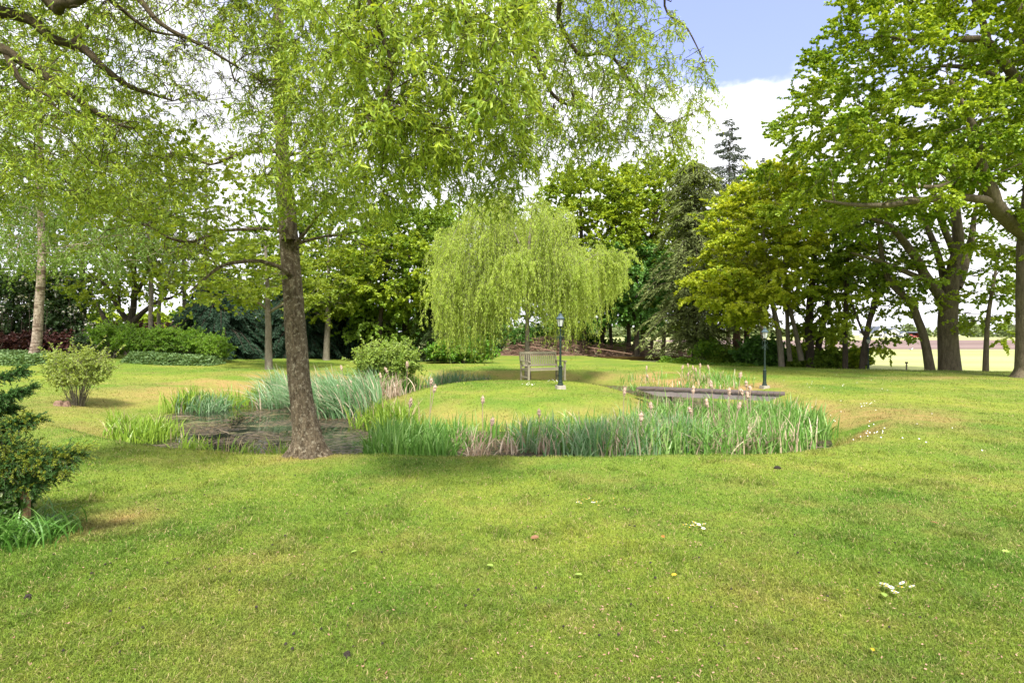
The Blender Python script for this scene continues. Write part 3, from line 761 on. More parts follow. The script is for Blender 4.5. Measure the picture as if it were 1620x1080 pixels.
# the row beyond the brushwood
row = [
 ("broad green maple rising just right of the weeping willow, behind the brush pile", 922, 45, .27, [(842, 330), (880, 290), (930, 270), (985, 285), (1000, 400), (960, 470), (900, 460), (850, 400)], 'lf_maple', 160),
 ("bright green maple with its crown against the sky left of the dull conifer", 952, 47, .30, [(960, 310), (990, 272), (1050, 262), (1100, 280), (1102, 380), (1060, 440), (980, 430)], 'lf_maple', 170),
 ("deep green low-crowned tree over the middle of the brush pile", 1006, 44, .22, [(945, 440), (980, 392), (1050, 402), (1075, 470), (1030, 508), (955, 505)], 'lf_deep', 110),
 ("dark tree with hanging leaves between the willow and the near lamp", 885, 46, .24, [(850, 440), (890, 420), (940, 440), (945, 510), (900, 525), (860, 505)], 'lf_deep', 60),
 ("slanting dark trunk with a green crown left of the middle of the brush pile", 993, 46, .2, [(930, 400), (985, 392), (1000, 450), (960, 480), (930, 460)], 'lf_mid', 38),
 ("thin dark tree with a few green boughs near the right end of the brush pile", 1048, 47, .19, [(1010, 470), (1070, 450), (1080, 500), (1040, 520), (1012, 510)], 'lf_mid', 34),
]
for k, (lab, u, Y, rad, poly, lf, nt_) in enumerate(row):
    pu = sum(q[0] for q in poly) / len(poly); pt = min(q[1] for q in poly)
    tree("background_tree", lab, "tree", [[(u, 561, Y, rad), (u + 2, 520, Y, rad * .85), (u + (pu - u) * .4, 470, Y, rad * .7), (pu, (pt + 450) / 2, Y, rad * .5), (pu, pt + 20, Y, .04)]],
         poly, (Y - 3, Y + 3.5), nt_, (11, 1.0), (17, .21, .18), M['dark_bark'], M[lf], 30 + k, "trees beyond the brush pile", step=.8, rmin=.016, kind='broad', flat=.45)
for k, (u, Y, rad, lean) in enumerate([(905, 48, .17, 2), (969, 47, .15, -4), (1016, 48, .2, 2), (1029, 49, .13, 4), (1078, 45, .14, -2)]):
    tree("slim_tree", ["slim dark tree just left of the near lamp post top, behind the brush pile", "slim slanting dark trunk under the maples, third behind the brush pile", "straight black trunk behind the brush pile, in the middle of a close group",
          "thinnest black trunk of the close group behind the brush pile", "thin trunk at the right end of the brush pile under the dull conifer"][k], "tree",
         [[(u, 561, Y, rad), (u + lean, 510, Y, rad * .9), (u + lean * 2, 450, Y, rad * .7), (u + lean * 3, 380, Y, .05)]],
         [(u - 22, 400), (u + 26, 395), (u + 30, 470), (u - 20, 480)], (Y - 2, Y + 2), 16, (9, .9), (14, .21, .18), M['dark_bark'], M['lf_mid'], 50 + k, "trees beyond the brush pile", step=.8, kind='broad')
# middle left
tree("dark_tree", "dense dark green tree rising between the bush by the pond and the weeping willow", "tree",
     [[(640, 566, 36, .26), (642, 500, 36, .22), (645, 430, 36, .16), (650, 370, 36, .08)]],
     [(545, 400), (600, 350), (660, 330), (715, 350), (722, 430), (700, 500), (640, 535), (560, 520), (540, 460)], (32, 38), 140, (13, .85), (18, .18, .15), M['dark_bark'], M['lf_mid'], 60, kind='broad', flat=.45)
tree("leafy_tree", "bright green tree whose leaves hang over the dark hollow behind the pond bush", "tree",
     [[(600, 566, 33, .16), (603, 500, 33, .13), (610, 430, 33, .1), (620, 380, 33, .05)]],
     [(575, 400), (640, 372), (690, 400), (690, 462), (640, 482), (590, 470)], (30.5, 33), 42, (11, .7), (17, .16, .14), M['dark_bark'], M['lf_maple'], 61, kind='broad', flat=.35)
tree("layered_tree", "small yellow-green tree with flat layered boughs, nearest behind the blue-green reeds", "tree",
     [[(425, 588, 24.5, .17), (424, 540, 24.5, .14), (424, 490, 24.5, .12), (422, 440, 24.5, .08), (420, 370, 24.5, .04)],
      [(424, 490, 24.5, .07), (405, 476, 24, .05), (380, 470, 23.6, .03)], [(424, 495, 24.5, .07), (445, 482, 24.2, .05), (462, 474, 24, .03)]],
     [(318, 430), (360, 402), (420, 380), (470, 400), (500, 440), (480, 478), (420, 470), (350, 478)], (22.5, 26.5), 60, (11, .55), (15, .115, .10), M['grey_bark'], M['lf_alder'], 62, kind='broad', flat=.22, up=.05)
tree("layered_tree", "small light green tree with a bare brown stem right of the thick trunk", "tree",
     [[(516, 566, 32, .2), (517, 540, 32, .16), (518, 500, 32, .14), (520, 440, 32, .08), (520, 370, 32, .04)]],
     [(455, 440), (500, 390), (560, 400), (580, 450), (560, 482), (500, 500), (468, 490)], (30, 34), 62, (11, .7), (16, .14, .12), M['grey_bark'], M['lf_alder'], 63, kind='broad', flat=.25, up=.05)
tree("many_stemmed_tree", "wide old tree forking low into many stems behind the bright shrubs", "tree",
     [[(204, 548, 33, .36), (205, 528, 33, .27), (207, 510, 33, .24), (214, 488, 33, .17), (214, 440, 33, .13), (214, 390, 33, .08), (218, 340, 33, .04)],
      [(206, 515, 33, .2), (196, 500, 32.7, .15), (182, 478, 32.4, .13), (168, 452, 32, .10), (150, 440, 31.6, .06)],
      [(208, 512, 33, .19), (226, 494, 32.8, .13), (248, 478, 32.5, .11), (270, 472, 32.2, .07), (300, 455, 32, .03)],
      [(206, 518, 33, .18), (180, 520, 33.3, .15), (165, 500, 33.5, .12), (150, 478, 33.8, .08)],
      [(213, 470, 33, .12), (228, 440, 33, .09), (240, 390, 33, .05)], [(190, 490, 32.7, .09), (187, 440, 32.5, .07), (185, 390, 32.3, .04)]],
     [(118, 430), (140, 330), (200, 280), (262, 330), (300, 420), (292, 460), (240, 455), (150, 482)], (30, 35.5), 85, (9, .8), (12, .14, .115), M['dark_bark'], M['lf_alder'], 64, kind='broad', flat=.45)
for k, (u, Y, rad, top, lab) in enumerate([(238, 31, .13, 190, "tall thin straight tree right of the many stemmed tree"), (252, 32, .11, 230, "thin slightly leaning tree, second of the slender ones right of the many stemmed tree"),
                                            (292, 34, .13, 260, "slender tree standing in front of the pale sky left of the dark yew"), (327, 36, .12, 240, "slender tree above the dark yew, left of the layered tree")]):
    tree("slender_tree", lab, "tree", [[(u, 560, Y, rad), (u + 1, 480, Y, rad * .9), (u + (14 if k == 1 else 0), 380, Y, rad * .7), (u + (22 if k == 1 else 2), top, Y, .03)]],
         [(u - 45, 430), (u - 42, top + 20), (u, top - 30), (u + 48, top + 30), (u + 50, 440)], (Y - 2, Y + 2), 42, (9, .75), (10, .14, .115), M['grey_bark'], M['lf_alder'], 70 + k, "slender trees behind the pond", kind='broad', flat=.3, up=.1)
tree("birch_tree", "white-barked birch at the left, leaning slightly out of the ground cover", "tree",
     [[(50, 572, 26, .24), (58, 540, 26, .20), (64, 480, 26, .18), (68, 420, 26, .16), (67, 340, 26, .14), (64, 260, 26, .13), (66, 160, 26, .08), (70, 60, 26, .04)]],
     [(-70, 380), (-40, 180), (20, 40), (100, 20), (190, 180), (262, 320), (255, 400), (180, 430), (60, 400)], (22.5, 29.5), 190, (12, .95), (20, .09, .075), M['birch_bark'], M['lf_birch'], 80, droop=.7, up=.3, flat=.5, kind='rhomb', spread=.4)
tree("birch_tree", "airy pale tree filling the far left edge behind the white-barked birch", "tree",
     [[(-30, 560, 33, .25), (-25, 480, 33, .2), (-20, 380, 33, .15), (-15, 250, 33, .1), (-10, 150, 33, .05)]],
     [(-110, 420), (-80, 200), (-10, 110), (60, 220), (110, 380), (40, 440)], (30, 36), 110, (11, 1.0), (18, .13, .10), M['grey_bark'], M['lf_birch'], 81, droop=.5)
tree("background_tree", "pale green tree filling the gap behind the birch and the many stemmed tree", "tree",
     [[(130, 550, 40, .24), (132, 470, 40, .18), (130, 380, 40, .1), (130, 300, 40, .05)]],
     [(60, 420), (80, 330), (140, 300), (200, 340), (215, 430), (150, 500), (80, 490)], (37, 43), 80, (10, 1.1), (15, .18, .15), M['dark_bark'], M['lf_birch'], 82)
tree("background_tree", "green tree behind the layered boughs, seen left and right of the thick trunk", "tree",
     [[(470, 560, 42, .25), (470, 470, 42, .2), (475, 380, 42, .1), (480, 300, 42, .05)]],
     [(380, 460), (390, 370), (460, 320), (560, 330), (590, 420), (570, 520), (420, 520)], (38, 45), 115, (11, 1.1), (16, .2, .17), M['dark_bark'], M['lf_mid'], 83, kind='broad')
tree("background_tree", "tall pale green tree seen through the curly willow leaves left of the weeping willow", "tree",
     [[(720, 560, 50, .3), (722, 470, 50, .22), (725, 380, 50, .13), (728, 300, 50, .05)]],
     [(650, 400), (670, 330), (720, 310), (800, 330), (880, 340), (880, 460), (780, 520), (680, 500)], (46, 54), 90, (10, 1.3), (15, .24, .2), M['dark_bark'], M['lf_mid'], 84, kind='broad')
# weeping willow on the island
def weeping():
    r = np.random.default_rng(90)
    Y = 20.3
    bx, by, _ = px(835, 600, Y); zg = gz(bx, by)
    root = empty("weeping_willow", (bx, by, zg), "yellow-green weeping willow on the grassy island behind the bench", "tree")
    limbs = [[(bx, by, zg - .1, .13), (*px(835, 540, Y), .085), (*px(834, 500, Y), .075), (*px(833, 440, Y), .07), (*px(838, 380, Y), .05), (*px(842, 330, Y), .02)],
             [(*px(833, 455, Y), .05), (*px(850, 410, Y - .3), .04), (*px(880, 385, Y - .8), .035), (*px(905, 405, Y - 1.0), .03), (*px(928, 430, Y - 1.2), .018)],
             [(*px(833, 460, Y), .045), (*px(812, 410, Y - .3), .035), (*px(780, 370, Y - .7), .025), (*px(750, 360, Y - 1), .015)],
             [(*px(834, 430, Y), .04), (*px(850, 380, Y + .5), .03), (*px(900, 350, Y + 1.1), .018)],
             [(*px(834, 430, Y), .04), (*px(815, 370, Y + .5), .03), (*px(790, 345, Y + 1.2), .018)]]
    tops = crown_points([(702, 470), (704, 400), (722, 345), (752, 322), (790, 300), (815, 322), (850, 304), (880, 330), (908, 372), (945, 392), (985, 405), (988, 432), (940, 440), (900, 470), (850, 450), (800, 440), (760, 470), (720, 500)], Y - 2.4, Y + 2.4, 105, r)
    mbt, mbl = MB(), MB()
    skeleton(r, limbs, tops, .15, .35, .006, .009, mbt, up=.5)
    n = 3000
    wts = r.random(len(tops)) ** 1.6 + .12
    st = tops[r.choice(len(tops), n, p=wts / wts.sum())] + r.normal(size=(n, 3)) * [.22, .22, .14]
    cx = px(838, 0, Y)[0]
    # how far each strand hangs: to the ragged lower edge of the crown
    uu = 810 + (st[:, 0] / Y) * 900
    low = np.interp(uu, [690, 715, 760, 800, 835, 880, 930, 960, 995], [520, 545, 555, 515, 495, 520, 530, 485, 455])
    zl = CAMH - (low - 529) / 900 * Y
    Ls = np.clip((st[:, 2] - zl) * (0.12 + 0.95 * r.random(n) ** 1.2), .3, 4.2)
    Ls = Ls * (.30 + 1.45 * fnoise(np.c_[st[:, :2] * 1.0, 0 * st[:, 0]], 1.1, 2))
    s = np.linspace(0, 1, 14)[None]
    out = (st[:, :2] - [cx, Y]); out = out / np.maximum(np.linalg.norm(out, axis=1, keepdims=True), .3)
    P = np.zeros((n, 14, 3))
    sway = r.normal(size=(n, 2)) * .17
    P[:, :, 0] = st[:, :1] + (out[:, :1] * .16 + sway[:, :1]) * np.sin(np.minimum(s * 2.2, 1.57))
    P[:, :, 1] = st[:, 1:2] + (out[:, 1:2] * .16 + sway[:, 1:2]) * np.sin(np.minimum(s * 2.2, 1.57))
    P[:, :, 2] = st[:, 2:] + .12 * np.sin(s * 6) * np.exp(-s * 4) - Ls[:, None] * s ** 1.25
    P[:, :, :2] += np.cumsum(r.normal(size=(n, 14, 2)) * .032, 1)
    mbt.tubes(P, np.repeat(np.linspace(.005, .002, 14)[None], n, 0), 3)
    per = 92
    t = r.random((n, per)) * 12.99; i0 = t.astype(int); f = (t - i0)[..., None]; row = np.arange(n)[:, None]
    LP = P[row, i0] * (1 - f) + P[row, i0 + 1] * f
    LD = rdir(r, n * per) * .6 + np.array([0, 0, -.95])
    a = np.clip(.5 + (np.repeat(r.random(n), per) - .5) * .7 + (r.random(n * per) - .5) * .6, 0, 1)
    add_leaves(mbl, r, LP.reshape(-1, 3) + r.normal(size=(n * per, 3)) * .02, LD, 0.088 * (.6 + .8 * r.random(n * per)), .019, a, kind='rhomb')
    mbt.build('trunk', M['grey_bark'], root, root.location, smooth=True)
    mbl.build('crown', M['lf_weep'], root, root.location)
weeping()

# conifers: straight trunk, whorls of boughs, needle sprays
def conifer(name, label, u, vb, Y, vtop, hw, mats, seed, shape=1.0, droop=.35, dens=1.0, low=.08, spray=.16, nb=None, sweep=.2, trunk=.17, gap=0.0, cat="tree", irr=.5):
    r = np.random.default_rng(seed)
    x, y, _ = px(u, vb, Y); zg = gz(x, y); H = px(u, vtop, Y)[2] - zg
    Rm = hw / 900 * Y
    root = empty(name, (x, y, zg), label, cat)
    mbt, mbl = MB(), MB()
    P = np.array([[x, y, zg - .1, trunk * 1.5], [x, y, zg + H * .04, trunk], [x + .02, y, zg + H * .5, trunk * .6], [x, y, zg + H, .01]])
    Q = crom(P, .6); mbt.tubes(Q[None, :, :3], Q[None, :, 3], 9)
    nb = nb or int(H / .26 * 5)
    h = low + (1 - low) * (np.arange(nb) + r.random(nb)) / nb
    rad = Rm * np.clip((1 - h) ** shape * 1.05, .015, 1) * (1.15 - irr + irr * r.random(nb)) * (.75 + .5 * vnoise(np.c_[h * 9, np.zeros(nb), np.zeros(nb)]))
    az = r.random(nb) * 2 * np.pi
    s = np.linspace(0, 1, 6)[None]
    B = np.zeros((nb, 6, 3))
    B[:, :, 0] = x + np.cos(az)[:, None] * rad[:, None] * s
    B[:, :, 1] = y + np.sin(az)[:, None] * rad[:, None] * s
    B[:, :, 2] = zg + (h * H)[:, None] + rad[:, None] * (sweep * np.sin(s * 3.1) - droop * s ** 1.5)
    mbt.tubes(B, np.linspace(1, .15, 6)[None] * (.008 + rad[:, None] * .012), 3)
    npl = (rad * 46 * dens / spray * .16 + 8).astype(int)
    idx = np.repeat(np.arange(nb), npl); n = len(idx)
    t = (r.random(n) ** .75) * 4.99; i0 = t.astype(int); f = (t - i0)[:, None]
    SP = B[idx, i0] * (1 - f) + B[idx, i0 + 1] * f
    side = np.stack([-np.sin(az[idx]), np.cos(az[idx]), np.zeros(n)], -1) * r.choice([-1, 1], n)[:, None]
    outd = np.stack([np.cos(az[idx]), np.sin(az[idx]), np.zeros(n)], -1)
    width = (rad[idx] * .30 * (1.1 - t / 5))[:, None] * r.random((n, 1))
    SP = SP + side * width + np.array([0, 0, -1]) * width * .35
    LD = side * (.4 + .5 * r.random((n, 1))) + outd * .7 + np.array([0, 0, -.35]) + r.normal(size=(n, 3)) * .3
    a = np.clip(.15 + .75 * (t / 5) * r.random(n) + .25 * r.random(n), 0, 1)
    add_leaves(mbl, r, SP, LD, spray * (.6 + .8 * r.random(n)), spray * .30, a, kind='rhomb', curl=.3)
    mbt.build('trunk', mats[0], root, root.location, smooth=True)
    mbl.build('crown', mats[1], root, root.location)
conifer("spruce_tree", "thin grey-green spruce with a bare spire rising highest against the cloud", 1152, 562, 46, 190, 84, (M['dark_bark'], M['lf_spruce']), 101, shape=.58, dens=1.5, droop=.0, spray=.24, low=.25, sweep=.1, nb=170)
conifer("spruce_tree", "small grey-green conifer top showing right of the tall spire", 1205, 562, 48, 250, 44, (M['dark_bark'], M['lf_spruce']), 102, shape=.8, dens=.5, droop=.1, spray=.25, low=.3, nb=150)
conifer("hemlock_tree", "broad dull olive conifer with feathery drooping boughs beside the brush pile", 1098, 565, 37, 262, 92, (M['dark_bark'], M['lf_larch']), 103, shape=.35, dens=1.5, droop=.22, spray=.26, low=.08, nb=330, irr=.95, sweep=.3)
conifer("hemlock_tree", "dull olive conifer with a reddish trunk between the brush pile and the yellow maple", 1165, 565, 35, 285, 62, (M['red_bark'], M['lf_larch']), 104, shape=.35, dens=1.3, droop=.2, spray=.25, low=.22, nb=240, irr=.95, trunk=.26)
conifer("redwood_tree", "reddish straight trunk standing close behind the yellow maple", 1181, 566, 36, 330, 50, (M['red_bark'], M['lf_larch']), 105, shape=.5, dens=1.2, spray=.19, low=.4, nb=160, trunk=.2)
conifer("fir_tree", "dark conifer with pale tipped sweeping boughs left of the weeping willow", 696, 563, 34, 395, 52, (M['dark_bark'], M['lf_conifer']), 106, shape=.6, dens=1.7, droop=.3, spray=.17, low=.03, nb=260)
conifer("yew_tree", "large blackish yew with drooping sprays behind the bright shrubs", 350, 572, 31, 432, 78, (M['dark_bark'], M['lf_yew']), 107, shape=.38, dens=2.6, droop=.3, spray=.15, low=.0, nb=420)
conifer("yew_tree", "blackish yew filling the hollow right of the layered tree's stem", 470, 570, 34, 440, 70, (M['dark_bark'], M['lf_yew']), 108, shape=.35, dens=2.4, droop=.3, spray=.16, low=.0, nb=380)
conifer("yew_tree", "low blackish yew behind the light green tree with the bare brown stem", 560, 568, 36, 455, 62, (M['dark_bark'], M['lf_yew']), 109, shape=.35, dens=2.4, droop=.3, spray=.17, low=.0, nb=320)

# ================================================================== shrubs, hedges, beds
def shrub(name, label, cat, c, rad, H, leaf, seed, stems=16, tw=(6, .35), lf=(14, .06, .045), stem_r=.012, spread=.9, vis=.35, group=None, kind='rhomb', bark='grey_bark', n_t=60, flat=.8, kindprop=None, up=0.0):
    r = np.random.default_rng(seed)
    x, y = c; zg = gz(x, y)
    root = empty(name, (x, y, zg), label, cat, group)
    mbt, mbl = MB(), MB()
    ex, ey = rad if isinstance(rad, (tuple, list)) else (rad, rad)
    d = rdir(r, n_t); rr = r.random(n_t) ** .4
    T = np.stack([x + d[:, 0] * ex * rr, y + d[:, 1] * ey * rr, zg + H * (vis + (1 - vis) * (.5 + .5 * d[:, 2] * rr))], -1)
    T[:, 2] += (fnoise(T, 1.6, 2) - .5) * H * .35
    base = np.array([x, y, zg - .05])
    B0 = base + np.c_[(T[:, 0] - x) * .22, (T[:, 1] - y) * .22, np.zeros(n_t)]
    s = np.linspace(0, 1, 7)[None, :, None]
    mid = (B0 + T) / 2 + np.c_[np.zeros(n_t), np.zeros(n_t), np.full(n_t, .12 * H)] - np.c_[(T[:, :2] - [x, y]) * .12, np.zeros(n_t)]
    Q = (1 - s) ** 2 * B0[:, None] + 2 * s * (1 - s) * mid[:, None] + s ** 2 * T[:, None]
    Q += r.normal(size=Q.shape) * .012 * H * np.sin(s * np.pi)
    mbt.tubes(Q, np.linspace(1, .35, 7)[None] * stem_r * (.6 + .8 * r.random((n_t, 1))), 4)
    twig_leaves(r, mbt, mbl, T, tw[0], tw[1], lf[0], lf[1], lf[2], kind=kind, flat=flat, droop=-.1, tw_r=.004, pts=4, v_spread=.5, start=.3)
    # leaves kept off the ground
    mbt.build('stems', M[bark], root, root.location); mbl.build('foliage', M[leaf], root, root.location)
    if kindprop: root['kind'] = kindprop
    return root
def uxy(u, Y): return ((u - 810) / 900 * Y, Y)
shrub("willow_bush", "pale green leafy bush fanning out from a cut stump at the left of the pond", "bush", uxy(122, 13.7), (.72, .6), 1.42, 'lf_shrub', 201, tw=(8, .26), lf=(15, .055, .03), n_t=80, stem_r=.006, vis=.24)
shrub("pond_bush", "rounded light green bush standing over the far left bank of the pond", "bush", uxy(612, 19.6), (1.05, .9), 2.2, 'lf_bushw', 202, tw=(9, .34), lf=(19, .08, .05), n_t=130, stem_r=.008, vis=.34)
shrub("laurel_hedge", "low clipped laurel bush on the lawn behind the pond bush", "hedge", uxy(726, 31.5), (2.0, .8), 1.25, 'lf_laurel', 203, tw=(9, .3), lf=(17, .11, .07), n_t=210, vis=.12, kind='broad')
for k, (u, Y, rx, H, lab) in enumerate([(175, 28, 1.0, 1.7, "bright green shrub with the darkest gap beside it, left end of the shrub bed"), (222, 27.6, 1.0, 1.5, "bright green shrub with pinkish stems, second in the shrub bed"),
                                      (262, 27.2, 1.0, 1.45, "bright green upright shrub in the middle of the shrub bed"), (300, 27.2, 1.0, 1.35, "feathery bright green shrub right of the middle of the shrub bed"),
                                      (335, 27, .8, 1.2, "lowest feathery green shrub at the right end of the shrub bed")]):
    shrub("garden_shrub", lab, "shrub", uxy(u, Y), (rx, .7), H, 'lf_fern', 210 + k, tw=(9, .3), lf=(17, .10, .04), n_t=80, vis=.22, group="bright shrubs in the bed", stem_r=.01)
shrub("dark_shrub", "dark mottled shrub behind the fanning bush", "shrub", uxy(160, 30), (1.2, .8), 1.3, 'lf_bloom', 216, tw=(9, .35), lf=(15, .11, .09), n_t=70, vis=.15)
def bed(name, label, poly_uv, H, leaf, n, seed, sz, kind="stuff", cat="ground cover"):
    r = np.random.default_rng(seed)
    W = np.array([((u - 810) / 900 * Y, Y) for (u, Y) in poly_uv])
    q = in_poly(W, n, r); d = -sdist(q, W)
    z = ground(q) + H * sstep(0, .35, d) * (.45 + .75 * fnoise(np.c_[q, np.zeros(n)], 2.2, 2)) * r.random(n) ** .5
    P = np.c_[q, z]
    D = rdir(r, n) * [1, 1, .3] + [0, 0, .25]
    mb = MB(); add_leaves(mb, r, P, D, sz * (.6 + .8 * r.random(n)), sz * .7, r.random(n), kind='broad')
    o = mb.build(name, M[leaf]); tag(o, label, cat, kind=kind); return o
bed("ground_cover", "low grey-green ground cover round the foot of the white-barked birch", [(-120, 24.3), (40, 23.6), (88, 24.5), (92, 27.5), (20, 29), (-120, 29)], .42, 'lf_cover', 26000, 301, .10)
bed("ground_cover", "low dark green leafy edging in front of the bright shrubs", [(192, 25.3), (260, 24.9), (330, 25.2), (356, 26.6), (330, 28), (200, 28)], .42, 'lf_cover', 20000, 302, .10)
bed("ground_cover", "low green mound of ivy at the foot of the dull conifers", [(1040, 33), (1120, 31.2), (1205, 31.8), (1240, 33.5), (1190, 36), (1060, 36)], .42, 'lf_fern', 22000, 303, .12)
# ivy and undergrowth at the feet of the right hand trees
for k, (u, Y, rx, H, lf, lab) in enumerate([(1120, 35, .9, 1.9, 'lf_fern', "fresh green bush at the foot of the dull olive conifer"), (1150, 34.5, .8, 1.1, 'lf_mid', "low dark bush between the fresh green bush and the reddish trunks"),
        (1195, 33, .9, 1.8, 'lf_deep', "dark bush behind the bridge lamp"), (1222, 33, .8, 1.9, 'lf_deep', "dark bush just right of the bridge lamp"), (1285, 31.5, 1.0, 1.0, 'lf_mid', "ivy-like bush under the dense green maple"),
        (1318, 31, .8, 1.3, 'lf_mid', "loose bush left of the straight dark tree"), (1352, 30.5, .7, 1.4, 'lf_maple', "light loose bush between the straight tree and the twin stem tree"),
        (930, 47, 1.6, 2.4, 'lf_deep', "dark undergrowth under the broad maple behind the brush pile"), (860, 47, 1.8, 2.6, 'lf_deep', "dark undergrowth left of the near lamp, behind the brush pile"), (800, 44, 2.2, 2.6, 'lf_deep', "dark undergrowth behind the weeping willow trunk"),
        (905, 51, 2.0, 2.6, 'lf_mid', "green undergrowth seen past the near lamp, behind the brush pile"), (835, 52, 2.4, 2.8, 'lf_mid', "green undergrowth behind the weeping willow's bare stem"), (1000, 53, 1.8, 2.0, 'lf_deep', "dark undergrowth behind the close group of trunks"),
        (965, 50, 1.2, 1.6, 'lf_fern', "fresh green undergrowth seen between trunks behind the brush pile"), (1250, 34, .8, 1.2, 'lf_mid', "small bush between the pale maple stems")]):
    shrub("undergrowth_bush", lab, "bush", uxy(u, Y), (rx, .7), H, lf, 320 + k, tw=(8, .38), lf=(14, .14, .11), n_t=48, vis=.12, group="undergrowth", kind='broad', stem_r=.012)
def hedge(name, label, pts, H, depth, leaf, seed, n_t=260, sz=.13, cat="hedge", tw=(9, .5)):
    r = np.random.default_rng(seed)
    A = np.array([uxy(u, Y) for u, Y in pts]); t = r.random(n_t) * (len(A) - 1.001); i = t.astype(int); f = (t - i)[:, None]
    q = A[i] * (1 - f) + A[i + 1] * f + r.normal(size=(n_t, 2)) * [.3, depth * .35]
    z = ground(q); T = np.c_[q, z + H * (.08 + .9 * r.random(n_t)) * (.8 + .4 * fnoise(np.c_[q, np.zeros(n_t)], .4, 2))]
    m_ = A.mean(0); root = empty(name, (m_[0], m_[1], gz(*m_)), label, cat)
    mbt, mbl = MB(), MB()
    B0 = np.c_[q, z - .05]; s = np.linspace(0, 1, 5)[None, :, None]
    mbt.tubes(B0[:, None] * (1 - s) + T[:, None] * s + r.normal(size=(n_t, 5, 3)) * .04, np.full((n_t, 5), .015), 3)
    twig_leaves(r, mbt, mbl, T, tw[0], tw[1], 15, sz, sz * .8, kind='broad', flat=.8, pts=4, tw_r=.005)
    mbt.build('stems', M['dark_bark'], root, root.location); mbl.build('foliage', M[leaf], root, root.location)
hedge("hawthorn_hedge", "tall dark hedge speckled with white blossom at the far left", [(-160, 37), (-20, 36), (60, 36), (130, 37)], 5.0, 1.6, 'lf_bloom', 401, 420, .14)
hedge("red_hedge", "low dark red hedge under the white blossom at the far left", [(-160, 34.5), (0, 34), (110, 34.5)], .95, .8, 'lf_red', 402, 200, .13)
hedge("red_hedge", "dark red hedge in the distance behind the many stemmed tree", [(120, 42), (200, 43), (290, 42)], 1.9, .8, 'lf_red', 403, 150, .17)
hedge("far_hedge", "yellow-green hedge far behind the slender trees", [(130, 52), (240, 54), (330, 52)], 3.2, 1.5, 'lf_maple', 404, 240, .22)
hedge("evergreen_hedge", "dark hedge closing the back of the garden behind the yews", [(280, 46), (420, 47), (560, 46), (700, 46), (790, 48)], 4.0, 2.0, 'lf_deep', 405, 420, .2)

# brushwood pile
def brush():
    r = np.random.default_rng(410); n = 4600
    t = r.random(n); u = 790 + t * 330; Y = 43.5 + 1.2 * np.sin(t * 3)
    x = (u - 810) / 900 * Y; y = Y + r.normal(size=n) * .6
    h = (.95 + .95 * fnoise(np.c_[x * .5, y * 0, x * 0], 1, 2)) * np.exp(-((y - Y) / .8) ** 2) * sstep(0, .06, t) * sstep(1, .93, t)
    z = ground(np.c_[x, y]) + h * r.random(n)
    D = rdir(r, n) * [1, .8, .22]; L = .3 + .8 * r.random(n)
    s = np.linspace(-.5, .5, 4)[None, :, None]
    P = np.c_[x, y, z][:, None] + D[:, None] * L[:, None, None] * s + r.normal(size=(n, 4, 3)) * .03
    mb = MB(); mb.tubes(P, np.full((n, 4), 1.) * (.006 + .022 * r.random((n, 1)) ** 3), 4)
    for (u0, v0, u1, v1, Y0, rr) in ((1065, 550, 1088, 562, 43, .05), (930, 549, 1000, 560, 43.2, .04), (820, 545, 880, 556, 43, .04), (1030, 556, 1098, 548, 42.8, .035)):
        Q = np.linspace(px(u0, v0, Y0), px(u1, v1, Y0), 6); mb.tubes(Q[None], np.full((1, 6), rr), 6)
    b = px(950, 558, 44)
    tag(mb.build("brush_pile", M['dry_twig'], None, (b[0], b[1], gz(b[0], b[1]))), "long low pile of brown dead branches at the back of the lawn", "brush pile")
brush()
mb = MB(); V, F, A = grid(np.linspace(-5, 15, 26), np.linspace(41.5, 56, 20), lambda P: (ground(P) * 0 + np.where(P[:, 1] < 42, gz(3, 41.5) - .05, ground(P) + .03), np.zeros(len(P))))
mb.add(V, F, A); tag(mb.build("leaf_litter", M['soil2']), kind='structure')

# ================================================================== far side of the field
def far_wood():
    r = np.random.default_rng(500); mb = MB()
    for k in range(150):
        az = r.uniform(-1.05, 1.25); D = r.uniform(350, 470)
        x, y = D * az, D
        if abs(x - 250) < 36 and D < 395: D = 430; x, y = D * az, D
        H = r.uniform(6.5, 12.5); W = r.uniform(8, 15); n = 650
        d = rdir(r, n); d[:, 2] = np.abs(d[:, 2]) * 1.0 - .15
        rr = (.75 + .4 * vnoise(d * 2 + k * 9.1, 1.6))[:, None] * (.8 + .2 * r.random((n, 1)))
        P = np.array([x, y, -.3 + H * .15]) + d * rr * [W * .55, W * .55, H * .85]
        add_leaves(mb, r, P, rdir(r, n), 1.5 * (.6 + .8 * r.random(n)), 1.3, np.clip(r.random() * .6 + r.random(n) * .4, 0, 1), kind='broad')
        mb.tubes(np.array([[[x, y, -.5], [x, y, H * .5]]]), np.array([[.5, .3]]), 5)
    tag(mb.build("far_wood", M['lf_far']), "haze-tinted green line of trees along the far edge of the field", "wood", kind='stuff')
far_wood()
def far_tree():
    r = np.random.default_rng(501); x, y, _ = px(1531, 530, 340)
    root = empty("far_tree", (x, y, -.3), "round-headed tree standing alone across the ploughed field", "tree")
    mbt, mbl = MB(), MB(); mbt.tubes(np.array([[[x, y, -.4], [x, y, 4.5]]]), np.array([[.4, .25]]), 6)
    n = 3500; d = rdir(r, n); P = np.array([x, y, 4.8]) + d * ((.8 + .35 * vnoise(d, 3))[:, None] * (.6 + .4 * r.random((n, 1)))) * [6.2, 6, 4.0]
    add_leaves(mbl, r, P, rdir(r, n), .9, .8, r.random(n), kind='broad')
    mbt.build('trunk', M['dark_bark'], root, root.location); mbl.build('crown', M['lf_far'], root, root.location)
far_tree()
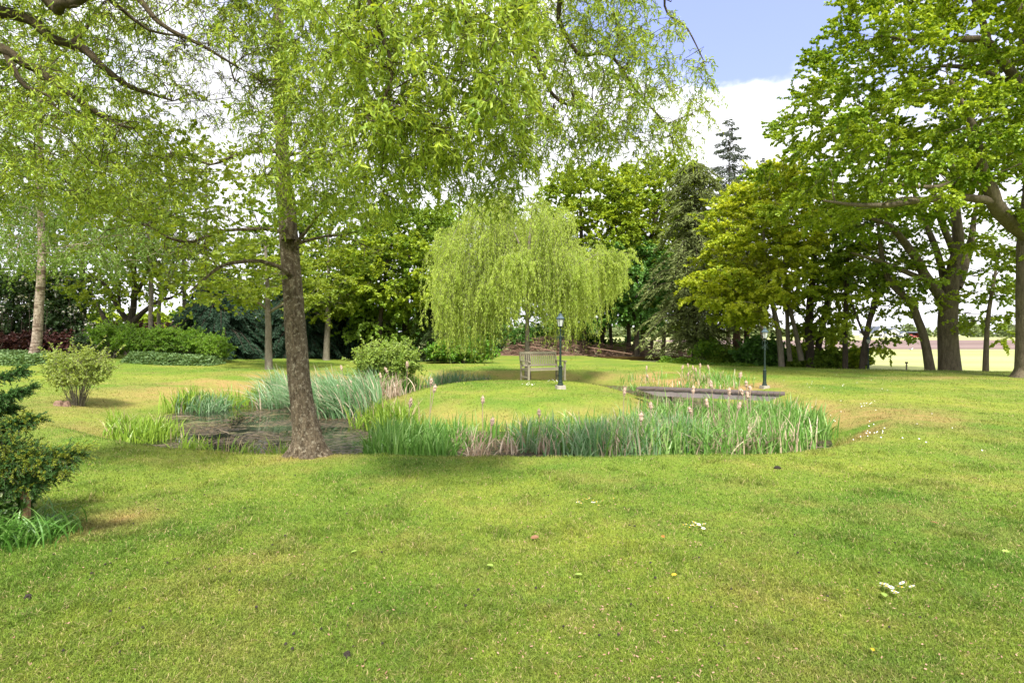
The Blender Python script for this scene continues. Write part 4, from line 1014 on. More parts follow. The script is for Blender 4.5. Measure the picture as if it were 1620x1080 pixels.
def gable(name, label, u, Y, w, dpt, eave, ridge, rz=0.0, wallm='white', cat="house", win=True):
    x, y, _ = px(u, 530, Y); root = empty(name, (x, y, -.3), label, cat); root.rotation_euler = (0, 0, rz)
    mb = MB(); h = w / 2
    V = [(-h, 0, 0), (h, 0, 0), (h, 0, eave), (0, 0, ridge), (-h, 0, eave), (-h, dpt, 0), (h, dpt, 0), (h, dpt, eave), (0, dpt, ridge), (-h, dpt, eave)]
    for f in ([0, 1, 2, 4], [6, 5, 9, 7], [1, 6, 7, 2], [5, 0, 4, 9]): mb.add([V[i] for i in f], [[0, 1, 2, 3]])
    for f in ([4, 2, 3], [7, 9, 8]): mb.add([V[i] for i in f], [[0, 1, 2]])
    mb.build('wall', M[wallm], root)
    mb = MB(); e = .35
    for s in (-1, 1):
        a = math.atan2(ridge - eave, h); L = math.hypot(h, ridge - eave) + e
        mb.box((s * (h / 2 + .1), dpt / 2, (eave + ridge) / 2 + .12), (L, dpt + .9, .22), ry=s * a)
    mb.build('roof', M['slate'], root)
    if win:
        for wx, wz, ww_, wh in ((-h * .45, 1.5, 1.2, 1.3), (h * .4, 1.5, 1.2, 1.3), (0, eave + .5, 1.0, 1.0)):
            mb = MB(); mb.box((wx, -.05, wz), (ww_, .12, wh)); mb.build('window', M['dark'], root)
    mb = MB(); mb.box((h * .02, -.04, 1.05), (1.1, .1, 2.1)); mb.build('door', M['dark'], root)
    return root
gable("farmhouse", "white gabled house with a blue-grey roof across the ploughed field, left of the other", 1392, 355, 7.2, 11, 2.8, 6.6, .35)
gable("farmhouse", "low white gabled barn across the ploughed field, right of the blue-roofed house", 1414, 352, 8.4, 13, 2.6, 5.6, -.25)
gable("white_shed", "small white shed between the white barn and the red shed", 1431, 350, 5.0, 6, 2.2, 3.6, .1, cat="shed", win=False)
def redshed():
    x, y, _ = px(1449, 530, 350); root = empty("open_shed", (x, y, -.3), "long low open-fronted shed with red ends beyond the ploughed field", "shed")
    mb = MB(); mb.box((0, 5, 1.6), (9, .3, 3.2)); mb.box((-4.4, 2.5, 1.5), (.3, 5, 3)); mb.box((4.0, 2.5, 1.5), (2.4, 5, 3)); mb.box((-3.2, .1, 1.0), (2.2, .2, 2.0)); mb.build('wall', M['red'], root)
    mb = MB(); mb.box((0, 2.4, 3.35), (9.8, 6.4, .3), rx=.06); mb.build('roof', M['slate'], root)
    mb = MB(); mb.box((.2, 4.7, 1.4), (6.4, .2, 2.7)); mb.build('opening', M['dark'], root)  # dark panel before the back wall, painted in for the shed's inner shade
redshed()
def parked(u, lab, mat, L=4.2):
    x, y, _ = px(u, 530, 335); root = empty("parked_car", (x, y, -.3), lab, "car")
    mb = MB(); mb.box((0, 0, .62), (L, 1.7, .62)); mb.box((.1, 0, 1.15), (L * .55, 1.5, .5), taper=.8); mb.build('body', M[mat], root)
    mb = MB(); mb.box((.1, -.01, 1.15), (L * .5, 1.45, .34), taper=.85); mb.build('windows', M['dark'], root)
    for sx in (-.3, .3):
        for sy in (-.8, .8):
            mb = MB(); mb.lathe([(.001, -.1), (.32, -.1), (.32, .1), (.001, .1)], k=12)
            o = mb.build('wheel', M['dark'], root); o.location = (sx * L, sy, .32); o.rotation_euler = (R(90), 0, 0)
parked(1423, "dark blue car parked in front of the white barn across the field", 'slate')
parked(1437, "white car parked left of the red shed across the field", 'white')
parked(1444, "red car parked before the open shed across the field", 'red', 3.8)

# ================================================================== thick trunk in front of the pond
def cherry():
    r = np.random.default_rng(600)
    Yb = 7.62
    pts = [(490, 728, .31), (490, 718, .285), (488, 700, .215), (484, 675, .178), (478, 640, .155), (473, 600, .146), (470, 560, .140), (466, 500, .132), (462, 440, .124), (458, 380, .118), (454, 330, .108), (450, 280, .092), (447, 220, .082), (445, 150, .072), (444, 80, .062), (442, 0, .05), (440, -90, .035)]
    L = [(*px(u, v, Yb + max(0, (718 - v)) * .0004), rr) for u, v, rr in pts]
    bx, by = L[1][0], L[1][1]; zg = gz(bx, by)
    root = empty("thick_trunked_tree", (bx, by, zg), "grey-brown tree with a thick scaly trunk on the near bank of the pond", "tree")
    Q = crom(L, .03)
    mbt = MB(); mbl = MB()
    # trunk with ribs, swollen rings and root buttresses
    k = 48; n = len(Q); an = np.arange(k) / k * 2 * np.pi
    zz = Q[:, 2][:, None]; cs, sn = np.cos(an)[None], np.sin(an)[None]
    flare = np.exp(-np.maximum(zz - zg, 0) / .16)
    rib = 1 + flare * (.16 * np.cos(5 * an + 1.0)[None] + .10 * np.cos(3 * an + 2.2)[None] + .06 * np.cos(11 * an)[None])
    nz = fnoise(np.stack([cs * 3.2 + 0 * zz, sn * 3.2 + 0 * zz, zz * 1.3 + 0 * cs], -1), 2.0, 4)
    rings = .03 * np.maximum(0, np.sin(zz * 13 + 2.5 * np.sin(zz * 3))) ** 6 * sstep(.9, 1.5, zz)
    rad = Q[:, 3][:, None] * (rib + (nz - .5) * .17 + rings)
    V = np.stack([Q[:, 0][:, None] + cs * rad, Q[:, 1][:, None] + sn * rad, zz + 0 * cs], -1).reshape(-1, 3)
    i, j = np.meshgrid(np.arange(n - 1), np.arange(k), indexing='ij'); j2 = (j + 1) % k
    mbt.add(V, np.stack([i * k + j, i * k + j2, (i + 1) * k + j2, (i + 1) * k + j], -1).reshape(-1, 4))
    P = lambda u, v, Y, rr: (*px(u, v, Y), rr)
    limbs = [[P(458, 380, Yb, .1), P(456, 330, Yb, .1), P(447, 220, Yb, .07), P(442, 0, Yb, .045), P(440, -80, Yb, .03)],
             [P(447, 242, Yb, .032), P(425, 240, 7.5, .024), P(390, 244, 7.4, .021), P(360, 253, 7.3, .018), P(335, 262, 7.25, .013), P(280, 247, 7.1, .009), P(215, 270, 7, .005)],
             [P(455, 371, Yb, .034), P(430, 363, 7.5, .025), P(395, 362, 7.4, .022), P(350, 366, 7.3, .020), P(305, 383, 7.2, .018), P(265, 376, 7.1, .016), P(235, 356, 7, .013), P(190, 360, 6.9, .007)],
             [P(461, 434, Yb, .036), P(440, 422, 7.45, .028), P(412, 414, 7.35, .026), P(378, 415, 7.2, .024), P(348, 422, 7.1, .021), P(325, 440, 7, .017), P(300, 462, 6.9, .009)],
             [P(468, 385, Yb, .03), P(484, 368, 7.5, .022), P(503, 342, 7.4, .016), P(516, 334, 7.3, .009)],
             [P(466, 388, Yb, .028), P(495, 378, 7.7, .02), P(540, 372, 7.8, .013), P(590, 395, 7.9, .006)],
             [P(455, 300, Yb, .028), P(470, 285, 7.5, .02), P(490, 272, 7.4, .014), P(510, 262, 7.4, .008)],
             [P(450, 250, Yb, .026), P(480, 243, 7.7, .02), P(530, 247, 7.9, .015), P(590, 265, 8, .007)]]
    T = np.vstack([crown_points([(180, 240), (300, 215), (430, 200), (440, 330), (430, 400), (380, 470), (300, 490), (200, 400)], 6.2, 8.4, 80, r),
                   crown_points([(470, 240), (560, 230), (620, 300), (600, 420), (520, 400), (480, 350)], 7, 8.6, 26, r),
                   crown_points([(250, -140), (640, -140), (600, 20), (470, 60), (330, 60)], 6.2, 9.2, 60, r)])
    skeleton(r, limbs, T, .2, .16, .0035, .006, mbt, up=.1)
    twig_leaves(r, mbt, mbl, T, 6, .36, 9, .048, .042, kind='broad', flat=.35, droop=.05, tw_r=.0022, curl=.5, v_spread=.4, start=.4, pts=5)
    mbt.build('trunk', M['alder_bark'], root, root.location, smooth=True)
    mbl.build('crown', M['lf_alder'], root, root.location)
cherry()

# ================================================================== curly willow reaching over the lawn
def curly_willow():
    r = np.random.default_rng(620)
    bx, by = -6.9, 4.4; zg = gz(bx, by)
    root = empty("curly_willow_tree", (bx, by, zg), "corkscrew willow whose twisting boughs reach across the top of the picture from the left", "tree")
    P = lambda u, v, Y, rr: (*px(u, v, Y), rr)
    limbs = [[(bx, by, zg - .1, .34), (bx + .1, by, 1.2, .26), (bx + .3, by + .1, 2.6, .23), (bx + .9, by + .2, 3.9, .19), (-4.6, 4.9, 5.0, .15), (-2.8, 5.1, 5.5, .12), (-.8, 5.3, 5.65, .10), (.6, 5.6, 5.75, .07), (1.6, 5.9, 5.9, .04), (2.6, 6.2, 5.9, .012)],
             [(bx + .2, by + .1, 2.3, .12), P(-60, 30, 5.2, .075), P(5, 28, 5.2, .055), P(45, 36, 5.2, .05), P(85, 68, 5.2, .044), P(130, 82, 5.3, .038), P(165, 110, 5.3, .03), P(205, 138, 5.4, .024), P(240, 150, 5.5, .018), P(272, 160, 5.5, .01)],
             [(bx + .1, by, 1.9, .12), P(-60, 60, 5.0, .075), P(0, 76, 5.0, .05), P(30, 90, 5.0, .042), P(65, 112, 5.1, .034), P(100, 142, 5.1, .027), P(140, 170, 5.2, .022), P(180, 195, 5.3, .015), P(215, 205, 5.3, .008)],
             [P(12, 82, 5.0, .03), P(28, 110, 4.9, .024), P(45, 132, 4.9, .018), P(80, 150, 4.9, .012), P(95, 185, 4.9, .007)],
             [P(110, 76, 5.3, .024), P(140, 50, 5.4, .018), P(165, 12, 5.5, .012)],
             [(-4.6, 4.9, 5.0, .1), P(80, 3, 5.0, .05), P(120, 2, 4.8, .045), P(160, -14, 4.8, .03), P(200, 20, 5.2, .018), P(240, 52, 5.3, .012), P(300, 62, 5.4, .008)],
             [(-2.8, 5.1, 5.5, .08), P(180, -60, 5.3, .04), P(225, 5, 5.2, .026), P(262, 40, 5.2, .02), P(330, 80, 5.3, .015), P(380, 110, 5.4, .008)],
             [(-.8, 5.3, 5.65, .07), P(640, -60, 4.9, .04), P(690, -15, 4.8, .03), P(730, 18, 4.8, .026), P(748, 50, 4.8, .018), P(800, 60, 4.9, .012)],
             [(.2, 5.5, 5.6, .06), P(800, -30, 5.6, .035), P(835, 60, 5.7, .028), P(850, 105, 5.7, .022), P(885, 160, 5.8, .016), P(935, 171, 5.8, .010)],
             [(.8, 5.6, 5.5, .05), P(880, 20, 6, .028), P(920, 88, 6.1, .022), P(960, 90, 6.1, .017), P(1010, 150, 6.2, .012), P(1050, 195, 6.3, .007)],
             [(-1.6, 5.2, 5.6, .06), P(560, -50, 4.6, .035), P(590, 30, 4.4, .022), P(620, 110, 4.3, .014), P(600, 180, 4.3, .008)],
             [(1.8, 6.0, 5.7, .020), P(1050, 10, 6.3, .012), P(1085, 50, 6.3, .009), P(1112, 100, 6.3, .005)]]
    regs = [  # outline, near, far, targets, strands per target, strand length, leaves per strand, leaf length
        ([(-60, -60), (180, -60), (255, 40), (230, 190), (250, 290), (190, 330), (100, 300), (0, 330), (-60, 300)], 4.6, 6.6, 185, 6, .50, 30, .058),
        ([(180, -60), (420, -60), (430, 60), (330, 190), (240, 130)], 4.8, 6.8, 105, 7, .5, 11, .045),
        ([(400, -60), (540, -60), (580, 120), (560, 320), (450, 330), (425, 180), (400, 60)], 5.0, 7.2, 95, 7, .5, 28, .070),
        ([(415, -60), (485, -60), (490, 150), (485, 300), (440, 310), (425, 100)], 5.6, 7.0, 40, 7, .45, 28, .062),
        ([(530, -60), (840, -60), (830, 90), (800, 200), (700, 250), (600, 230), (540, 130)], 4.0, 5.4, 120, 7, .52, 28, .080),
        ([(560, 180), (690, 220), (660, 300), (610, 330), (560, 300)], 4.4, 5.6, 30, 6, .55, 26, .076),
        ([(640, 170), (830, 160), (850, 270), (800, 300), (690, 300)], 5.0, 6.4, 66, 7, .5, 28, .064),
        ([(820, -60), (990, -60), (985, 60), (970, 190), (900, 270), (840, 210)], 5.2, 6.8, 120, 7, .45, 30, .060),
        ([(980, 40), (1080, 60), (1122, 110), (1105, 180), (1090, 235), (1010, 260), (960, 200)], 5.8, 6.8, 62, 7, .40, 26, .058),
    ]
    mbt, mbl = MB(), MB()
    T = []; par = []
    for (poly, y0, y1, nt_, ns, sl, nl, ll) in regs:
        t = crown_points(poly, y0, y1, nt_, r); T.append(t); par.append(len(t))
    T = np.vstack(T)
    skeleton(r, limbs, T, .42, .08, .0035, .006, mbt, up=.25, wobk=7.0)
    i = 0
    for (poly, y0, y1, nt_, ns, sl, nl, ll), m0 in zip(regs, par):
        t = T[i:i + m0]; i += m0
        m = len(t) * ns; pts = 16
        P0 = np.repeat(t, ns, 0) + r.normal(size=(m, 3)) * .05
        az = r.random(m) * 6.283
        D0 = np.stack([np.cos(az), np.sin(az), .5 - .3 * r.random(m)], -1)
        Ls = sl * (.5 + .9 * r.random(m))
        s = np.linspace(0, 1, pts)
        Q = np.zeros((m, pts, 3)); Q[:, 0] = P0
        cur = D0.copy(); ph = r.random((m, 3)) * 6.28; fr = 16 + 10 * r.random((m, 1))
        for q in range(1, pts):
            cur = cur + np.array([0, 0, -.16]); cur = unit(cur)
            wig = np.stack([np.sin(fr[:, 0] * s[q] + ph[:, 0]), np.cos(fr[:, 0] * s[q] * .9 + ph[:, 1]), .5 * np.sin(fr[:, 0] * s[q] * 1.1 + ph[:, 2])], -1)
            Q[:, q] = Q[:, q - 1] + unit(cur + wig * .75) * (Ls / pts)[:, None]
        mbt.tubes(Q, np.repeat(np.linspace(.0032, .0012, pts)[None], m, 0), 4)
        tt = (r.random((m, nl)) * .96 + .04) * (pts - 1.01); i0 = tt.astype(int); f = (tt - i0)[..., None]; row = np.arange(m)[:, None]
        LP = (Q[row, i0] * (1 - f) + Q[row, i0 + 1] * f).reshape(-1, 3)
        TD = unit(Q[row, i0 + 1] - Q[row, i0]).reshape(-1, 3)
        LD = TD * .6 + r.normal(size=(m * nl, 3)) * .5 + np.array([0, 0, -.55])
        cl = np.repeat(r.random(len(t)), ns * nl)
        a = np.clip(.5 + (cl - .5) * .35 + (r.random(m * nl) - .5) * .9, 0, 1)
        lz = ll * (.35 + 1.05 * r.random(m * nl))
        add_leaves(mbl, r, LP, LD, lz, lz * .20, a, kind='narrow', curl=.45)
    mbt.build('trunk', M['willow_bark'], root, root.location, smooth=True)
    mbl.build('crown', M['lf_willow'], root, root.location)
curly_willow()

# ================================================================== lawn blades
def blades(name, P, H, Wd, lean, r, w_attr, dry, mat, label=None, cat=None, seg=1, kind='stuff', vattr=None, leandir=None):
    """grass blades rooted at P; seg=1 is a bent triangle pair"""
    n = len(P); az = r.random(n) * 6.283
    S = np.stack([np.cos(az), np.sin(az), 0 * az], -1)
    ld = r.normal(size=(n, 3)) * [1, 1, 0]
    ld = unit(ld) if leandir is None else unit(unit(ld) * .7 + np.array(leandir))
    H = H[:, None]; Wd = Wd[:, None]; lean = lean[:, None]
    up = np.array([0, 0, 1.0])
    if seg == 1:
        mid = P + up * H * .55 + ld * lean * H * .25
        tip = P + up * H * (1 - .3 * lean) + ld * lean * H
        V = np.stack([P - S * Wd * .5, P + S * Wd * .5, mid + S * Wd * .4, mid - S * Wd * .4, tip], 1); k = 5
        F4 = np.array([[0, 1, 2, 3]]); F3 = np.array([[3, 2, 4]])
    else:
        ts = np.linspace(0, 1, seg + 1)[:-1]; rows = []
        for t in ts:
            c = P + up * H * (t - .28 * lean * t ** 3) + ld * lean * H * t ** 2.2
            wd = Wd * (1 - t ** 3) * .5 * (.8 + .4 * min(1, t * 4))
            rows += [c - S * wd, c + S * wd]
        rows.append(P + up * H * (1 - .28 * lean) + ld * lean * H)
        V = np.stack(rows, 1); k = len(rows)
        F4 = np.array([[2 * i, 2 * i + 1, 2 * i + 3, 2 * i + 2] for i in range(seg - 1)]); F3 = np.array([[k - 3, k - 2, k - 1]])
    base = (np.arange(n) * k)[:, None, None]
    mb = MB(); mb.add(V.reshape(-1, 3), (base + F4).reshape(-1, 4), np.repeat(dry if vattr is None else vattr, k))
    mb.F.setdefault((3, 0), []).append((base + F3).reshape(-1, 3))
    o = mb.build(name, mat)
    if w_attr is not None:
        at = o.data.attributes.new("w", 'FLOAT', 'POINT'); at.data.foreach_set("value", np.repeat(w_attr, k).astype(np.float32))
    tag(o, label, cat, kind=kind)
    return o
def lawn_blades():
    r = np.random.default_rng(700)
    n = 1200000
    y0, y1 = 1.9, 30.0
    y = 1 / (1 / y0 + (1 / y1 - 1 / y0) * r.random(n))          # even density as the ground recedes
    x = (r.random(n) * 2 - 1) * (y * 1.0 + .6)
    P = np.stack([x, y, 0 * x], -1)
    keep = np.ones(n, bool)
    nearp = (y > 5)
    do = np.full(n, 9.); di = np.full(n, 9.)
    do[nearp] = sdist(P[nearp][:, :2], OUTS); di[nearp] = sdist(P[nearp][:, :2], ISLS)
    keep &= ~((do < .05) & (di > -.05))
    tuft = fnoise(P, 3.2, 3); keep &= r.random(n) < (.35 + 1.3 * tuft)
    P = P[keep]; do = do[keep]; di = di[keep]; tuft = tuft[keep]
    z, dry = ground(P, True); P[:, 2] = z - .004
    n = len(P); Y = P[:, 1]
    H = (.012 + .022 * r.random(n) ** 1.6 + .024 * sstep(.52, .75, tuft)) * (1 + .03 * Y)
    H *= 1 + 1.6 * np.exp(-(np.minimum(np.abs(do), np.abs(di)) / .28) ** 2)      # left longer along the water
    Wd = (.0018 + .0014 * r.random(n)) * (1 + Y * .16)
    blades("lawn_grass", P, H, Wd, .3 + .9 * r.random(n), r, r.random(n), dry, M['blade'], "short mown grass covering the whole lawn", "grass")
lawn_blades()

# ================================================================== reeds in the pond
def reeds(name, label, uvY, n_cl, per, H, W, mat, seed, cr=.16, lean=.35, leandir=None, on=None, vr=(0, 1)):
    r = np.random.default_rng(seed)
    W_ = np.array([uxy(u, Y) for u, Y in uvY])
    c = in_poly(W_, n_cl * 3, r); k_ = fnoise(np.c_[c, 0 * c[:, 0]], 1.3, 2)
    c = c[np.argsort(-k_ + r.random(len(c)) * .35)][:n_cl]
    P = np.repeat(c, per, 0) + r.normal(size=(len(c) * per, 2)) * cr
    do, di = sdist(P, OUTS), sdist(P, ISLS)
    ok = (do < .22) & (di > -.3) if on is None else np.ones(len(P), bool)
    hs = np.repeat(.75 + .4 * r.random(len(c)), per)[ok]; cv = np.repeat(r.random(len(c)), per)[ok]
    P = P[ok]; z = np.maximum(ground(P), WZ - .12) - .02
    n = len(P); Hh = H * hs * (.35 + .85 * r.random(n) ** .8)
    v = vr[0] + (vr[1] - vr[0]) * np.clip(.5 + (cv - .5) * .4 + (r.random(n) - .5) * 1.1, 0, 1)
    ln = lean * (.2 + 1.9 * r.random(n) ** 1.8)
    return blades(name, np.c_[P, z], Hh, W * (.7 + .6 * r.random(n)), ln, r, None, None, M[mat], label, "reeds", seg=6, vattr=v, leandir=leandir)
reeds("pond_reeds", "tall bright green reeds filling the right end of the pond before the bridge", [(960, 9.3), (1150, 9.0), (1240, 9.3), (1300, 10.2), (1290, 11.4), (1240, 13.2), (1170, 14.2), (1060, 13.2), (990, 11.5)], 330, 26, .68, .023, 'reed_g', 801)
reeds("pond_reeds", "grey-green reeds with faded tips in front of the left end of the bridge", [(940, 9.0), (1110, 8.9), (1120, 10.4), (1030, 11.6), (960, 10.8)], 95, 22, .68, .023, 'reed_b', 802)
reeds("pond_reeds", "green reeds in loose tufts along the front of the island", [(690, 9.8), (820, 9.7), (960, 9.5), (960, 11.4), (830, 11.2), (700, 11.3)], 80, 20, .62, .023, 'reed_g', 803, cr=.12)
reeds("pond_reeds", "blue-green reeds scattered in tufts before the middle of the island", [(780, 9.6), (900, 9.2), (960, 9.1), (960, 10.6), (840, 10.6)], 42, 22, .64, .023, 'reed_b', 804, cr=.12)
reeds("pond_reeds", "dense fresh green clump of reeds at the near edge just right of the open water", [(600, 8.85), (708, 8.8), (718, 9.6), (690, 10.3), (612, 10.2)], 80, 24, .66, .023, 'reed_g', 805, cr=.12, vr=(.13, 1))
reeds("pond_reeds", "lime green reeds leaning out from the left shoulder of the island", [(560, 12.4), (640, 11.0), (690, 11.2), (640, 13.3), (600, 14.2), (565, 14.0)], 50, 22, .6, .027, 'reed_l', 806)
reeds("pond_reeds", "windswept blue-green reeds behind the thick trunk, all leaning left", [(420, 14.9), (500, 13.6), (560, 13.6), (600, 15.2), (600, 17.5), (520, 18.6), (430, 18.0), (412, 16.3)], 230, 24, 1.02, .025, 'reed_b', 807, lean=.75, leandir=(-1.1, 0, 0))
reeds("pond_reeds", "bright reeds standing in the far left corner of the pond", [(205, 14.2), (240, 14.9), (300, 15.6), (330, 15.4), (262, 14.5), (215, 13.6)], 60, 34, .60, .022, 'reed_l', 808, cr=.12)
reeds("pond_reeds", "pale grey-green reeds leaning over the far left shore", [(292, 14.6), (340, 14.5), (352, 15.4), (300, 15.6)], 20, 26, .6, .023, 'reed_b', 809, lean=.6, leandir=(.4, 0, 0), cr=.14)
reeds("pond_reeds", "fresh green reeds along the near left shore of the pond", [(178, 11.9), (200, 10.6), (265, 10.1), (275, 11.0), (215, 12.4)], 62, 36, .52, .02, 'reed_l', 810, cr=.13)
reeds("pond_reeds", "thin row of young reeds along the near bank left of the thick trunk", [(280, 9.9), (300, 9.5), (420, 8.95), (462, 8.75), (470, 9.2), (420, 9.4), (330, 10.0)], 26, 20, .42, .018, 'reed_l', 811, cr=.10)
reeds("pond_reeds", "low green reeds at the back of the pond between the corner and the blue-green ones", [(350, 15.7), (420, 16.4), (420, 17.6), (350, 17.0)], 34, 24, .55, .02, 'reed_l', 812, cr=.2)
reeds("pond_reeds", "sparse green reeds behind the bridge", [(985, 20.0), (1060, 19.3), (1150, 18.4), (1200, 18.6), (1170, 21), (1080, 22.3), (985, 23)], 44, 20, .42, .022, 'reed_g', 813, cr=.3, on=1)
reeds("pond_reeds", "sparse grey-green reeds behind the island left of the bench", [(690, 22.1), (770, 22.1), (770, 23.0), (690, 23.0)], 34, 26, .55, .024, 'reed_b', 814, cr=.2, on=1)
reeds("pond_reeds", "thin reeds fringing the back of the pond under the pond bush", [(560, 18.5), (640, 18.5), (660, 20.4), (570, 20.4)], 60, 24, .85, .024, 'reed_g', 815, cr=.25)
reeds("dead_reeds", "bleached dead reed leaves standing among the right hand reeds", [(960, 9.2), (1215, 9.2), (1200, 11.5), (980, 11.5)], 85, 24, .60, .020, 'reed_d', 820, cr=.07, lean=.5)
reeds("dead_reeds", "bleached dead reed leaves in tufts before the island", [(640, 9.2), (940, 9.2), (940, 10.6), (680, 10.6)], 26, 22, .5, .020, 'reed_d', 821, cr=.08, lean=.6)
reeds("dead_reeds", "bleached dead reed leaves at the foot of the pond bush", [(560, 16.5), (660, 17.0), (660, 19.0), (570, 19.0)], 26, 22, .8, .022, 'reed_d', 822, cr=.12, lean=.4)
def weed():
    """rotting leaves and stalks lying on the water"""
    r = np.random.default_rng(830)
    q = in_poly(OUTS, 60000, r)
    k = fnoise(np.c_[q * [1, 1.9], 0 * q[:, 0]], .8, 3)
    q = q[(k > .50 + .10 * r.random(len(q))) & (sdist(q, ISLS) > -.1)][:22000]
    n = len(q); P = np.c_[q, np.full(n, WZ + .004) + r.random(n) * .014]
    az = r.random(n) * 6.28; D = np.stack([np.cos(az), np.sin(az), r.normal(size=n) * .06], -1)
    mb = MB(); add_leaves(mb, r, P, D, .025 + .08 * r.random(n) ** 3, .010 + .016 * r.random(n), r.random(n), nb=np.array([0, 0, 3.0]), kind='rhomb', curl=.05)
    tag(mb.build("pond_weed", M['weed']), "brown rotting leaves and weed drifting on the dark water", "pond weed", kind='stuff')
    n = 45; q = in_poly(OUTS, n * 3, r); q = q[sdist(q, ISLS) > .1][:n]; n = len(q)
    az = r.normal(size=n) * .5; s = np.linspace(-.5, .5, 5)[None, :, None]
    D = np.stack([np.cos(az), np.sin(az), 0 * az], -1)
    Pq = np.c_[q, np.full(n, WZ + .02)][:, None] + D[:, None] * s * (.3 + .6 * r.random((n, 1, 1))) + r.normal(size=(n, 5, 3)) * [.02, .02, .004]
    mb = MB(); mb.tubes(Pq, np.full((n, 5), .004), 3)
    tag(mb.build("floating_stalks", M['reed_d']), "pale dead stalks lying flat on the pond", "dead stalks", kind='stuff')
M['weed'] = leaf_mat('rotting_weed', (0.04, 0.028, 0.015), (0.25, 0.185, 0.10), 0.1, 0.6, (0.20, 0.22, 0.07))
weed()

# cattails: stalk and fluffy seed head, each one a thing
ORD = ["first", "second", "third", "fourth", "fifth", "sixth", "seventh", "eighth", "ninth", "tenth", "eleventh", "twelfth", "thirteenth", "fourteenth"]
def cattails(heads, phrase, group, Ydef):
    heads = sorted(heads)
    for k, hd_ in enumerate(heads):
        u, v = hd_[:2]; Y = hd_[2] if len(hd_) > 2 else Ydef
        r = np.random.default_rng(int(u * 7 + v))
        x, y, z = px(u, v, Y); ln = r.normal() * .06 if len(hd_) < 4 else hd_[3]
        bx, by = x - ln, y + r.normal() * .04; bz = max(gz(bx, by), WZ - .05)
        word = ORD[k] if k < len(heads) - 1 else "rightmost"
        if k == 0: word = "leftmost"
        root = empty("cattail", (bx, by, bz), "cattail with a shaggy beige head, %s of those %s" % (word, phrase), "cattail", group)
        s = np.linspace(0, 1, 9)[:, None]
        top = np.array([x, y, z - .06]); b = np.array([bx, by, bz - .03])
        Q = b * (1 - s) + top * s + np.c_[np.sin(s * 3.1) * r.normal() * .02, 0 * s, 0 * s]
        mb = MB(); mb.tubes(Q[None], np.full((1, 9), .0065), 5); mb.build('stalk', M['reed_d'], root, root.location)
        ax = unit(top - Q[-2]) ; hl = .12 + .05 * r.random()
        prof = np.array([0, .16, .34, .5, .7, .86, 1.0]); pr = np.array([.008, .021, .027, .024, .028, .019, .004]) * (1.0 + .3 * r.random())
        kk = 12; an = np.arange(kk) / kk * 6.283
        rr = pr[:, None] * (1 + .55 * (r.random((7, kk)) - .5))
        V = top - ax * hl * .35 + ax * (prof * hl)[:, None, None] + np.stack([np.cos(an) * rr, np.sin(an) * rr, r.normal(size=(7, kk)) * .003], -1)
        i, j = np.meshgrid(np.arange(6), np.arange(kk), indexing='ij'); j2 = (j + 1) % kk
        mb = MB(); mb.add(V.reshape(-1, 3), np.stack([i * kk + j, i * kk + j2, (i + 1) * kk + j2, (i + 1) * kk + j], -1).reshape(-1, 4))
        nf = 70; q = V.reshape(-1, 3)[r.integers(0, 7 * kk, nf)]
        add_leaves(mb, r, q, unit(q - top) + r.normal(size=(nf, 3)) * .5, .022, .008, r.random(nf))
        mb.build('seed_head', M['seed'], root, root.location)
cattails([(988, 616, 10.4), (1030, 638, 10), (1014.6, 656, 9.6), (1097, 613, 11), (1125.5, 605, 11.2), (1154, 616, 10.6), (1092, 645, 10.2), (1119, 634, 10.4), (1171.5, 590, 11.3), (1181, 604, 11.4), (1187, 612, 11), (1183, 621, 10.8), (1174, 617, 11.2), (1170, 638, 10.3)],
         "in the tall reeds before the bridge", "cattails before the bridge", 10.5)
cattails([(1023, 580), (1024.6, 593), (1080, 579), (1088.5, 576), (1096.7, 580), (1101, 583), (1108, 577), (1121, 579), (1089, 590)], "standing behind the bridge", "cattails behind the bridge", 20.3)
cattails([(649, 633, 10.2), (682, 600, 10.6, .03), (687, 611, 10.4, .22), (763.7, 629, 10.3), (778.5, 663, 9.6, .1), (853, 649, 10.0)], "in front of the island mound", "cattails before the island", 10.3)
cattails([(540, 579, 15.6, -.2), (535.6, 609, 14.2, -.1), (556, 604, 15), (602, 592, 16.4), (611.5, 583, 13.6, -.32), (644, 574, 13.4)], "between the thick trunk and the island", "cattails left of the island", 15)

